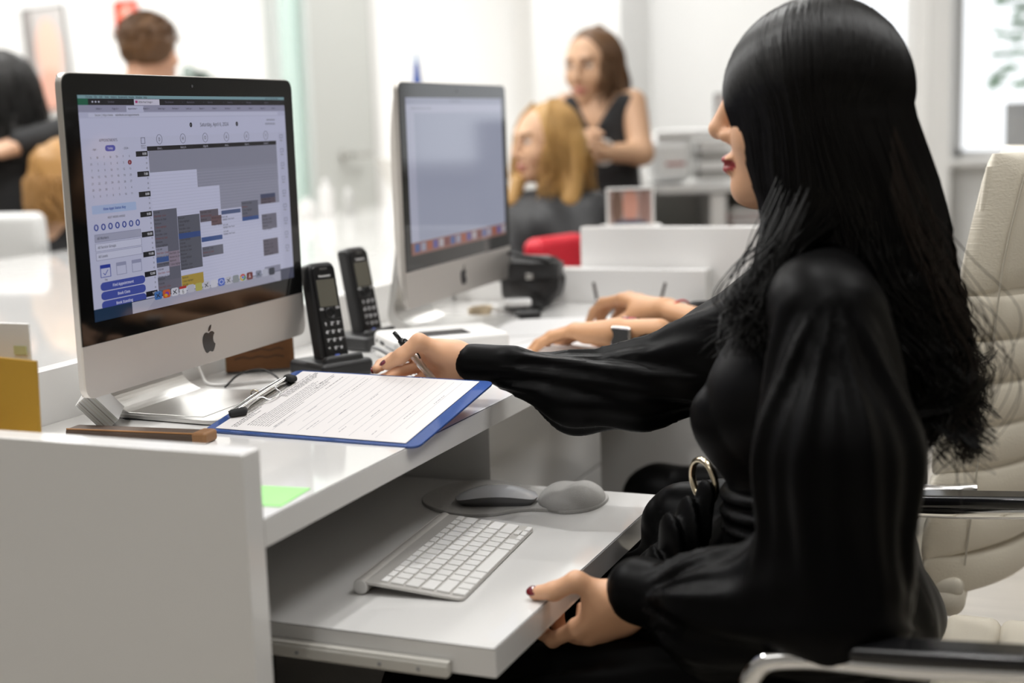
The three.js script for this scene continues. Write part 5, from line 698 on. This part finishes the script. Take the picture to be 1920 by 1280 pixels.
{ // stylist standing behind the client
  const sk = [0.55, 0.33, 0.2], hm = hairMat([0.12, 0.06, 0.025], 0.5);
  const torso = blend([[ell([-0.635, 1.08, -2.97], [0.105, 0.13, 0.085]), 0], [cone([-0.735, 1.165, -2.975], [-0.56, 1.165, -2.965], 0.04), 0.05], [ell([-0.625, 0.93, -2.95], [0.1, 0.13, 0.08]), 0.05], [ell([-0.615, 0.77, -2.93], [0.125, 0.13, 0.1]), 0.06], [cone([-0.65, 0.72, -2.93], [-0.67, -0.2, -2.95], 0.085, 0.05), 0.05], [cone([-0.57, 0.72, -2.93], [-0.55, -0.2, -2.95], 0.085, 0.05), 0.02]]);
  const arms = blend([[cone([-0.545, 1.16, -2.965], [-0.5, 1.012, -2.9], 0.043, 0.036), 0], [cone([-0.5, 1.012, -2.9], [-0.6, 1.02, -2.765], 0.035, 0.024), 0.02], [cone([-0.755, 1.16, -2.975], [-0.755, 1.045, -2.91], 0.042, 0.036), 0.001], [cone([-0.755, 1.045, -2.91], [-0.67, 1.055, -2.78], 0.034, 0.024), 0.02]]);
  const neck = cone([-0.66, 1.12, -2.97], [-0.67, 1.22, -2.97], 0.06, 0.045), vneck = (x, y, z) => Math.max(Math.abs(x + 0.648) * 0.86 - (y - 1.07) * 0.5, -(z + 2.97));
  salonPerson({ label: 'stylist in a black sleeveless top standing behind the blonde client', skin: sk, brow: [0.06, 0.03, 0.015], head: { at: [-0.672, 1.278, -2.965], yaw: -0.2, pitch: 0.2, size: 0.98 }, lo: [-0.86, -0.3, -3.08], hi: [-0.42, 1.26, -2.7],
    skinField: (x, y, z) => Math.min(smin(torso(x, y, z) + 0.012, neck(x, y, z), 0.03), arms(x, y, z)),
    hands: [{ left: true, w: [-0.6, 1.02, -2.765], arm: [0.6, 0, -0.75], f: [-0.75, -0.1, 0.6], n: [-0.5, -0.4, -0.7], fl: [[0.5, 0.6, 0.3], [0.6, 0.6, 0.3], [0.6, 0.6, 0.3], [0.6, 0.6, 0.3]], thumb: [[0.7, 0.6, 0.3], [0.9, 0.2, 0.3], [0.9, 0.1, 0.3]] }, { w: [-0.67, 1.055, -2.78], arm: [-0.5, 0, -0.8], f: [0.5, -0.1, 0.8], n: [0.7, -0.4, -0.3], fl: [[0.5, 0.6, 0.3], [0.6, 0.6, 0.3], [0.6, 0.6, 0.3], [0.6, 0.6, 0.3]], thumb: [[0.7, 0.6, 0.3], [0.9, 0.2, 0.3], [0.9, 0.1, 0.3]] }],
    wear: [['top', (x, y, z) => { const d = torso(x, y, z) - 0.003 + 0.003 * noise(x * 25, y * 18, z * 25); return smax(smax(d, -vneck(x, y, z), 0.01), y - 1.19, 0.01); }, [-0.84, -0.3, -3.08], [-0.43, 1.25, -2.8], clothBlack, 0.009, 'black V-neck top and trousers'], ['hair', (x, y, z) => smax(Math.min(ell([-0.668, 1.3, -2.985], [0.085, 0.095, 0.095])(x, y, z), cone([-0.605, 1.27, -2.98], [-0.575, 1.12, -2.955], 0.034, 0.02)(x, y, z), cone([-0.73, 1.25, -3.0], [-0.735, 1.14, -2.985], 0.02, 0.014)(x, y, z)), -ell([-0.69, 1.265, -2.89], [0.062, 0.078, 0.07])(x, y, z), 0.01), [-0.79, 1.06, -3.1], [-0.52, 1.42, -2.86], hm, 0.009, 'long brown hair fading to blonde']], locks: fallLocks(160, [-0.668, 1.29, -2.985], [0.088, 0.1, 0.092], 1.3, 1.14, 0.5, 2.6, 5), hairMat: hm });
  const w = thing('wristwatch', 'white watch on the wrist of the standing stylist', 'watch', [-0.582, 1.02, -2.79]); w.rotation.y = 0.63; part(w, 'band', new THREE.TorusGeometry(0.03, 0.008, 10, 30), MT.whitePlastic); part(w, 'case', new THREE.CylinderGeometry(0.02, 0.02, 0.01, 24), MT.whitePlastic, [0, 0.03, 0]);
}
{ // client with long blonde hair
  const sk = [0.6, 0.36, 0.22], hm = hairMat([0.42, 0.24, 0.075], 0.5);
  const cape = blend([[ell([-0.635, 0.8, -2.47], [0.14, 0.13, 0.12]), 0], [cone([-0.72, 0.86, -2.48], [-0.545, 0.87, -2.5], 0.055), 0.05], [cone([-0.74, 0.82, -2.45], [-0.72, 0.62, -2.32], 0.08, 0.09), 0.05], [cone([-0.53, 0.84, -2.48], [-0.52, 0.64, -2.34], 0.075, 0.09), 0.05], [ell([-0.62, 0.55, -2.35], [0.2, 0.14, 0.2]), 0.1]]);
  salonPerson({ label: 'client with long blonde hair seated in a black salon cape', skin: sk, brow: [0.2, 0.12, 0.05], head: { at: [-0.645, 1.06, -2.49], yaw: -0.75, pitch: 0.12, size: 0.94 }, lo: [-0.9, 0.0, -2.7], hi: [-0.35, 1.05, -2.05],
    skinField: (x, y, z) => Math.min(cape(x, y, z) + 0.03, cone([-0.62, 0.85, -2.5], [-0.635, 1.0, -2.5], 0.055, 0.045)(x, y, z), cone([-0.7, 0.5, -2.3], [-0.72, -0.2, -2.1], 0.06, 0.04)(x, y, z), cone([-0.55, 0.5, -2.3], [-0.55, -0.2, -2.1], 0.06, 0.04)(x, y, z)),
    wear: [['cape', (x, y, z) => cape(x, y, z) + 0.012 * noise(x * 14 + y * 5, y * 7, z * 14), [-0.9, 0.36, -2.68], [-0.36, 0.98, -2.08], clothCape, 0.01, 'black salon cape'], ['hair', (x, y, z) => smax(Math.min(smin(ell([-0.635, 1.075, -2.51], [0.085, 0.095, 0.092])(x, y, z), cone([-0.575, 1.04, -2.5], [-0.56, 0.9, -2.44], 0.045, 0.03)(x, y, z), 0.04), cone([-0.7, 1.02, -2.47], [-0.715, 0.9, -2.41], 0.024, 0.02)(x, y, z)), -ell([-0.695, 1.045, -2.43], [0.066, 0.074, 0.062], [0, -0.75, 0])(x, y, z), 0.01), [-0.78, 0.84, -2.64], [-0.49, 1.2, -2.36], hm, 0.009, 'long blonde hair']], locks: [...fallLocks(200, [-0.635, 1.07, -2.51], [0.088, 0.1, 0.09], 1.1, 0.89, 0.15, 2.9, 15, 0.025), ...fallLocks(40, [-0.66, 1.06, -2.5], [0.075, 0.1, 0.075], 1.1, 0.89, -1.7, -1.2, 16)], hairMat: hm });
  const c = thing('salon_chair', 'red upholstered salon chair beneath the blonde client', 'chair', [-0.63, FL, -2.33], -0.3); const red = mat([0.62, 0.012, 0.03], 0.5);
  part(c, 'seat', RB(0.42, 0.1, 0.42, 0.03, 3), red, [0, 0.62, 0]); part(c, 'backrest', RB(0.34, 0.3, 0.06, 0.03, 3), red, [0, 0.78, -0.27]); for (const s of [-1, 1]) part(c, 'armrest', RB(0.07, 0.34, 0.2, 0.028, 3), red, [s * 0.2 - 0.03, 0.91, 0.1], [0, 0, s * 0.1]); part(c, 'pedestal', lathe([[0, 0], [0.25, 0], [0.25, 0.02], [0.05, 0.05], [0.05, 0.58], [0, 0.58]], 28), MT.chrome);
}
{ // man with short brown hair seen from behind
  const sk = [0.55, 0.3, 0.19], hm = hairMat([0.1, 0.045, 0.014], 0.55), C = [-2.045, 1.375, -2.635];
  const torso = blend([[ell([-2.06, 0.98, -2.64], [0.19, 0.22, 0.12]), 0], [cone([-2.2, 1.12, -2.6], [-1.92, 1.11, -2.69], 0.06), 0.06], [ell([-2.06, 0.7, -2.64], [0.17, 0.2, 0.13]), 0.08], [cone([-2.13, 0.6, -2.62], [-2.14, -0.2, -2.62], 0.09, 0.06), 0.05], [cone([-1.99, 0.6, -2.66], [-1.98, -0.2, -2.66], 0.09, 0.06), 0.02], [cone([-2.22, 1.1, -2.6], [-2.25, 0.75, -2.62], 0.055, 0.04), 0.03], [cone([-1.9, 1.1, -2.7], [-1.87, 0.75, -2.7], 0.055, 0.04), 0.03]]);
  salonPerson({ label: 'man with short brown hair standing with his back turned', skin: sk, head: { at: C, yaw: 2.75, pitch: 0.1 }, lo: [-2.36, -0.3, -2.85], hi: [-1.76, 1.34, -2.45], skinField: (x, y, z) => Math.min(torso(x, y, z) + 0.015, cone([-2.05, 1.1, -2.63], [-2.05, 1.3, -2.64], 0.06, 0.055)(x, y, z)),
    wear: [['clothes', torso, [-2.36, -0.3, -2.85], [-1.76, 1.25, -2.45], mat([0.05, 0.05, 0.055], 0.8), 0.014, 'dark shirt and trousers'], ['hair', (x, y, z) => smax(ell([-2.045, 1.402, -2.625], [0.088, 0.092, 0.1], [0, 0.4, 0])(x, y, z) + 0.007 * noise(x * 45, y * 45, z * 45), 1.315 - y + 0.3 * (z + 2.62), 0.015), [-2.2, 1.28, -2.78], [-1.9, 1.53, -2.48], hm, 0.006, 'short tousled brown hair']], locks: (() => { seed = 31; const L = []; for (let i = 0; i < 420; i++) { const a = rr(0, 6.28), b = rr(0.0, 1.5), n = [Math.sin(a) * Math.sin(b), Math.cos(b), Math.cos(a) * Math.sin(b)], p = [-2.045 + n[0] * 0.088, 1.4 + n[1] * 0.09, -2.625 + n[2] * 0.098]; L.push({ pts: [p, add3(p, [n[0] * 0.014 + 0.006, n[1] * 0.012, n[2] * 0.014]), add3(p, [n[0] * 0.02 + rr(-0.012, 0.012), n[1] * 0.015 - 0.012, n[2] * 0.02])], r0: 0.003, r1: 0.0006 }); } return L; })(), hairMat: hm });
}
{ // stylist with long dark hair at the left, arm raised
  const sk = [0.55, 0.32, 0.2], hm = hairMat([0.008, 0.007, 0.006], 0.5);
  const torso = blend([[ell([-2.17, 0.97, -2.1], [0.15, 0.2, 0.11]), 0], [cone([-2.28, 1.09, -2.06], [-2.07, 1.09, -2.13], 0.055), 0.05], [ell([-2.15, 0.7, -2.1], [0.15, 0.2, 0.12]), 0.06], [cone([-2.2, 0.6, -2.1], [-2.2, -0.2, -2.1], 0.08, 0.05), 0.05], [cone([-2.09, 0.6, -2.12], [-2.09, -0.2, -2.12], 0.08, 0.05), 0.02], [cone([-2.07, 1.09, -2.13], [-1.955, 1.12, -2.115], 0.058, 0.052), 0.03], [cone([-1.955, 1.12, -2.115], [-2.035, 1.102, -2.03], 0.05, 0.04), 0.02], [cone([-2.29, 1.09, -2.06], [-2.34, 0.85, -2.05], 0.055, 0.045), 0.03]]);
  salonPerson({ label: 'stylist with long dark hair dressed in black lifting an arm', skin: sk, head: { at: [-2.18, 1.245, -2.115], yaw: 0.9, pitch: 0.3 }, lo: [-2.45, -0.3, -2.3], hi: [-1.85, 1.2, -1.9], skinField: (x, y, z) => Math.min(torso(x, y, z) + 0.015, cone([-2.17, 1.0, -2.1], [-2.175, 1.18, -2.12], 0.06, 0.05)(x, y, z)), hands: [{ left: true, w: [-2.038, 1.1, -2.02], arm: [0.7, 0.15, -0.6], f: [-0.7, -0.2, 0.55], n: [-0.2, -0.9, -0.3], fl: [[0.5, 0.8, 0.5], [0.6, 0.8, 0.5], [0.6, 0.8, 0.5], [0.6, 0.8, 0.5]], thumb: [[0.7, 0.5, 0.4], [0.9, 0.2, 0.4], [0.9, 0.1, 0.4]] }],
    wear: [['clothes', (x, y, z) => torso(x, y, z) + 0.005 * noise(x * 20, y * 16, z * 20), [-2.45, -0.3, -2.3], [-1.85, 1.22, -1.9], clothBlack, 0.012, 'black long-sleeved clothes'], ['hair', (x, y, z) => smax(smin(ell([-2.18, 1.262, -2.13], [0.1, 0.105, 0.1])(x, y, z), cone([-2.16, 1.2, -2.11], [-2.13, 1.06, -2.08], 0.085, 0.075)(x, y, z), 0.05), -ell([-2.12, 1.23, -2.03], [0.05, 0.07, 0.05])(x, y, z), 0.01) + 0.003 * noise(x * 50, y * 8, z * 50), [-2.34, 0.94, -2.28], [-2.0, 1.42, -1.96], hm, 0.01, 'long straight dark hair']], locks: fallLocks(160, [-2.175, 1.25, -2.12], [0.105, 0.11, 0.105], 1.3, 1.0, 0.3, 2.6, 41), hairMat: hm });
}
{ // client with curled blonde hair
  const sk = [0.58, 0.35, 0.22], hm = hairMat([0.36, 0.19, 0.06], 0.5), C = [-1.915, 1.005, -2.02];
  const body = blend([[ell([-1.945, 0.74, -2.02], [0.11, 0.16, 0.11]), 0], [cone([-2.0, 0.82, -2.0], [-1.89, 0.82, -2.05], 0.045), 0.05], [ell([-2.03, 0.45, -2.05], [0.18, 0.16, 0.2]), 0.08]]);
  salonPerson({ label: 'client with curled blonde hair seated in front of the dark haired stylist', skin: sk, head: { at: [-1.91, 1.0, -2.04], yaw: 2.8, pitch: 0.1, size: 0.93 }, lo: [-2.2, 0.2, -2.3], hi: [-1.65, 1.0, -1.8], skinField: (x, y, z) => Math.min(body(x, y, z) + 0.02, cone([-1.91, 0.8, -2.02], [-1.91, 0.93, -2.03], 0.055, 0.045)(x, y, z)),
    wear: [['cape', (x, y, z) => body(x, y, z) + 0.008 * noise(x * 16, y * 9, z * 16), [-2.2, 0.2, -2.32], [-1.65, 0.95, -1.8], clothBlack, 0.012, 'black salon cape'], ['hair', (x, y, z) => smin(ell([-1.912, 1.02, -2.03], [0.085, 0.092, 0.09])(x, y, z), ell([-1.93, 0.94, -1.995], [0.075, 0.075, 0.06])(x, y, z), 0.04) + 0.008 * noise(x * 35, y * 30, z * 35), [-2.06, 0.82, -2.16], [-1.78, 1.15, -1.9], hm, 0.008, 'curled blonde hair']], locks: (() => { seed = 51; const L = []; for (let i = 0; i < 220; i++) { const a = rr(-1.8, 1.8), x = C[0] + Math.sin(a) * 0.09, z = C[2] + Math.cos(a) * 0.09, w = rr(0, 6); const pts = []; for (let k = 0; k < 14; k++) { const u = k / 13; pts.push([C[0] + (x - C[0]) * Math.min(1, u * 2.2) + Math.sin(u * 16 + w) * 0.012 * u, C[1] + 0.09 - u * rr(0.2, 0.22), C[2] + (z - C[2]) * Math.min(1, u * 2.2) + Math.cos(u * 16 + w) * 0.012 * u]); } L.push({ pts, r0: 0.004, r1: 0.0015 }); } return L; })(), hairMat: hm });
  const c = thing('salon_chair', 'white salon chair beside the counter in front of the curled blonde client', 'chair', [-1.955, FL, -1.86], 0.25);
  part(c, 'backrest', RB(0.22, 0.46, 0.05, 0.024, 4), mat([0.62, 0.62, 0.61], 0.5), [0, 0.94, 0], [0.1, 0, 0]); part(c, 'seat', RB(0.4, 0.08, 0.4, 0.03, 3), mat([0.62, 0.62, 0.61], 0.5), [-0.17, 0.55, 0.2]); part(c, 'pedestal', lathe([[0, 0], [0.2, 0], [0.2, 0.02], [0.04, 0.05], [0.04, 0.52], [0, 0.52]], 24), MT.chrome, [-0.19, 0, 0.2]);
}
// ---------------------------------------------------------------- salon furniture and ornaments
{
  const yaw = 0.4;
  const s = thing('shelf_unit', 'white shelf unit carrying the printer behind the privacy screen', 'shelf', [-0.44, FL, -3.4], yaw);
  const w = 0.56, H = 1.14; part(s, 'top_board', RB(w, 0.03, 0.34, 0.004, 2), MT.whiteGloss, [0, H, 0]); for (const x of [-0.265, 0.02, 0.265]) part(s, 'upright', RB(0.05, H - 0.02, 0.32, 0.004, 1), MT.whitePlastic, [x, (H - 0.02) / 2, 0]); for (const y of [0.98, 0.7, 0.4, 0.05]) part(s, 'shelf_board', RB(w - 0.02, 0.02, 0.32, 0.003, 1), MT.whitePlastic, [0, y, 0]); part(s, 'back_board', BX(w - 0.02, H - 0.04, 0.01), mat([0.7, 0.7, 0.67], 0.6), [0, H / 2, -0.155]);
  const put = (x, y, z) => { const v = V(x, y, z).applyAxisAngle(V(0, 1, 0), yaw); return [v.x - 0.44, v.y + FL, v.z - 3.4]; };
  const bc = [[0.02, 0.02, 0.025], [0.6, 0.5, 0.45], [0.5, 0.2, 0.2], [0.7, 0.68, 0.64]], bl = ['black book lying on the shelf under the printer', 'beige book lying on the shelf under the printer', 'dull red book lying on the shelf under the printer', 'cream book topping the pile under the printer'];
  let y = 0.991; bc.forEach((c, i) => { const b = thing('book', bl[i], 'book', put(0.15, y, 0.03), yaw + [0, 0.06, -0.05, 0.1][i], 'pile of books under the printer'); const h = [0.018, 0.02, 0.016, 0.022][i]; part(b, 'cover', RB(0.17, h, 0.12, 0.002, 1), mat(c, 0.6), [0, h / 2, 0]); part(b, 'pages', RB(0.166, h * 0.7, 0.118, 0.001, 1), MT.paper, [0.003, h / 2, 0.003]); y += h + 0.001; });
  const p = thing('printer', 'glossy white printer with grey paper trays on the shelf unit', 'printer', put(-0.05, H + 0.015, 0.0), yaw);
  part(p, 'drum_body', RB(0.15, 0.15, 0.2, 0.04, 5), MT.whiteGloss, [-0.075, 0.076, 0.02]); part(p, 'top_cover', RB(0.26, 0.03, 0.24, 0.012, 3), MT.whiteGloss, [0.01, 0.155, 0]); part(p, 'label_strip', RB(0.06, 0.008, 0.004, 0.001, 1), mat([0.35, 0.05, 0.04], 0.5), [-0.06, 0.062, 0.121]); for (let i = 0; i < 4; i++) part(p, 'paper_tray', RB(0.11, 0.026, 0.2, 0.004, 2), i % 2 ? MT.whitePlastic : mat([0.36, 0.35, 0.33], 0.5), [0.075, 0.02 + i * 0.032, 0]);
  // framed pictures with soft generic prints
  const pic = (x, W, Hh, bg, fg) => { x.fillStyle = bg; x.fillRect(0, 0, W, Hh); for (const [c, a, b, r1, r2] of fg) { x.fillStyle = c; x.beginPath(); x.ellipse(a * W, b * Hh, r1 * W, r2 * Hh, 0, 0, 7); x.fill(); } };
  const frame = (label, pos, turn, wd, h, fm, tex, lean = 0) => { const f = thing('picture_frame', label, 'picture frame', pos, turn); const L = (g) => g.rotateX(-lean), e = Math.min(0.012, wd * 0.05); part(f, 'frame', L(merge(lim(-wd / 2, wd / 2, h - e, h, -0.008, 0.008), lim(-wd / 2, wd / 2, 0, e, -0.008, 0.008), lim(-wd / 2, -wd / 2 + e, e, h - e, -0.008, 0.008), lim(wd / 2 - e, wd / 2, e, h - e, -0.008, 0.008))), fm); part(f, 'picture', L(new THREE.PlaneGeometry(wd - 1.6 * e, h - 1.6 * e).translate(0, h / 2, 0.002)), new THREE.MeshStandardMaterial({ map: tex, roughness: 0.5 })); part(f, 'backing', L(BX(wd - 0.01, h - 0.01, 0.004).translate(0, h / 2, -0.003)), MT.greyPlastic); return f; };
  const t1 = canvasTex(128, 128, (x, W, Hh) => pic(x, W, Hh, '#a58d86', [['#c08a78', 0.5, 0.45, 0.17, 0.5], ['#6e5548', 0.2, 0.5, 0.13, 0.5], ['#8e6f66', 0.82, 0.5, 0.13, 0.5], ['#4a4a5c', 0.5, 1.0, 0.42, 0.16]]));
  const pl = thing('side_table', 'small white side table behind the privacy screen', 'table', [-0.3, FL, -2.16], 0.34); part(pl, 'table_top', RB(0.15, 0.025, 0.13, 0.004, 2), MT.whitePlastic, [0, 1.0925, 0]); for (const [a, b] of [[-1, -1], [1, -1], [1, 1], [-1, 1]]) part(pl, 'leg', BX(0.02, 1.08, 0.02), MT.whitePlastic, [a * 0.06, 0.54, b * 0.05]);
  frame('framed photo of people standing on the white side table', [-0.292, 0.856, -2.13], 0.34, 0.115, 0.094, MT.whitePlastic, t1, 0.08);
  const t2 = canvasTex(128, 128, (x, W, Hh) => pic(x, W, Hh, '#d9d2cf', [['#c79a90', 0.55, 0.5, 0.32, 0.42], ['#e8e4e2', 0.1, 0.9, 0.2, 0.2]])); const fp = put(0.08, H + 0.186, 0.0);
  frame('small dark framed photo standing on the printer', fp, yaw, 0.09, 0.11, mat([0.08, 0.08, 0.085], 0.4), t2, 0.1);
  // posters on the back wall
  const pt = canvasTex(256, 512, (x, W, Hh) => pic(x, W, Hh, '#b8b4b2', [['#e0b7a6', 0.55, 0.45, 0.3, 0.34], ['#d8a492', 0.5, 0.9, 0.35, 0.3], ['#8f8a88', 0.08, 0.4, 0.14, 0.6]])), rt = canvasTex(128, 128, (x, W, Hh) => pic(x, W, Hh, '#e2452c', [['#f09a84', 0.5, 0.6, 0.25, 0.3], ['#f4d0c4', 0.6, 0.3, 0.16, 0.1]]));
  const po = (label, x, y, wd, h, tex, fm, roll) => { const f = frame(label, [x, y - h / 2, Z0 + 0.02], 0, wd, h, fm, tex); f.rotation.z = roll; };
  po('tall framed portrait poster in pale skin tones on the back wall', -5.63, 1.63, 0.36, 0.68, pt, mat([0.16, 0.16, 0.16], 0.5), 0.05); po('small bright red poster on the back wall', -5.0, 1.87, 0.18, 0.2, rt, mat([0.6, 0.12, 0.07], 0.6), 0);
  // ornaments on the counter
  const bw = thing('bowl', 'large white patterned bowl on a foot standing on the counter', 'bowl', [-1.63, 0.8115, -3.62]); const bt = canvasTex(256, 128, (x) => { x.fillStyle = '#e9e7e2'; x.fillRect(0, 0, 256, 128); x.strokeStyle = '#9a968e'; x.lineWidth = 4; for (let i = 0; i < 26; i++) { x.beginPath(); x.arc((i * 47) % 256, (i * 31) % 128, 9 + (i % 3) * 4, i, i + 4); x.stroke(); } }); bt.wrapS = THREE.RepeatWrapping; bt.repeat.set(3, 1);
  part(bw, 'foot', lathe([[0, 0], [0.05, 0], [0.045, 0.012], [0.025, 0.03], [0.025, 0.06], [0, 0.06]], 30), MT.whitePlastic); part(bw, 'basin', lathe([[0.02, 0.055], [0.07, 0.07], [0.1, 0.11], [0.115, 0.165], [0.135, 0.185], [0.128, 0.185], [0.108, 0.165], [0.094, 0.115], [0.065, 0.078], [0.0, 0.068]], 40), new THREE.MeshStandardMaterial({ map: bt, roughness: 0.4, side: THREE.DoubleSide }));
  const bb = thing('bottle', 'tall slender blue bottle standing behind the second computer', 'bottle', [-1.18, 0.8115, -2.8]); part(bb, 'glass_body', lathe([[0, 0], [0.028, 0], [0.03, 0.02], [0.03, 0.25], [0.022, 0.36], [0.01, 0.46], [0.008, 0.49], [0, 0.49]], 24), phys([0.035, 0.09, 0.36], 0.2, {})); part(bb, 'stopper', lathe([[0, 0.488], [0.007, 0.488], [0.004, 0.51], [0.001, 0.525], [0, 0.525]], 16), mat([0.2, 0.35, 0.6], 0.3));
  for (const [x, z, h, r, l] of [[-1.74, -3.18, 0.13, 0.026, 'tall white lotion bottle on the far edge of the counter'], [-1.72, -3.3, 0.09, 0.022, 'short grey lotion bottle on the far edge of the counter'], [-1.76, -3.08, 0.07, 0.03, 'squat white jar on the far edge of the counter']]) { const q = thing('bottle', l, 'bottle', [x, 0.8115, z], 0, 'toiletries on the counter'); part(q, 'body', lathe([[0, 0], [r, 0], [r * 1.04, 0.006], [r, h * 0.72], [r * 0.5, h * 0.8], [0, h * 0.8]], 22), l.includes('grey') ? mat([0.5, 0.5, 0.48], 0.4) : MT.whitePlastic); part(q, 'cap', lathe([[0, h * 0.79], [r * 0.48, h * 0.79], [r * 0.48, h], [0, h]], 18), MT.whiteGloss); }
  const gc = thing('storage_cabinet', 'grey metal cabinet standing before the window', 'cabinet', [0.66, 0, -5.0], 0); part(gc, 'body', RB(0.5, 1.13, 0.4, 0.006, 2), mat([0.42, 0.43, 0.44], 0.5), [0, 0.565, 0]); part(gc, 'door', RB(0.46, 1.05, 0.012, 0.003, 1), mat([0.45, 0.46, 0.47], 0.5), [0, 0.56, 0.204]); part(gc, 'handle', RB(0.012, 0.12, 0.016, 0.004, 2), MT.steel, [-0.19, 0.65, 0.216]);
  // dark-leaved pot plant behind the man and tree outside
  const leafG = new THREE.SphereGeometry(1, 8, 6).scale(0.035, 0.006, 0.09); const pp = thing('potted_plant', 'dark green pot plant behind the man', 'plant', [-2.62, FL, -3.7]); part(pp, 'pot', lathe([[0, 0], [0.13, 0], [0.17, 0.32], [0.15, 0.32], [0.13, 0.28], [0, 0.28]], 26), MT.whitePlastic); part(pp, 'stem', tube([[0, 0.27, 0], [0.02, 0.8, 0.01], [0, 1.45, 0]], 0.014, 20, 8), MT.darkWood);
  seed = 61; const lm = mat([0.02, 0.06, 0.035], 0.5); for (let i = 0; i < 46; i++) { const a = rr(0, 6.28), h = rr(1.25, 1.62), r = rr(0.03, 0.15); part(pp, 'leaf', leafG, lm, [Math.cos(a) * r, h, Math.sin(a) * r], [rr(-0.7, 0.7), a, rr(-0.7, 0.7)]); }
  const tr = thing('tree', 'green leafy tree outside the window', 'tree', [0.55, -0.6, -10.6]); part(tr, 'trunk', tube([[0, 0, 0], [0.05, 1.2, 0], [-0.02, 2.4, 0]], 0.07, 16, 8), MT.darkWood);
  seed = 71; const leaf = merge(Array.from({ length: 420 }, () => { const a = rr(0, 6.28), b = rr(0.2, 1), r = Math.sqrt(rnd()); const g = new THREE.SphereGeometry(1, 6, 4).scale(0.07, 0.012, 0.035); g.rotateX(rr(-1, 1)); g.rotateY(a); return g.translate(Math.cos(a) * 0.55 * r - 0.02, 2.3 + rr(-0.45, 0.75), Math.sin(a) * 0.5 * r); })); const cr = part(tr, 'foliage', leaf, phys([0.1, 0.22, 0.1], 0.7, { transmission: 0.3 })); cr.userData.kind = 'stuff';
}
renderer.render(scene, camera);
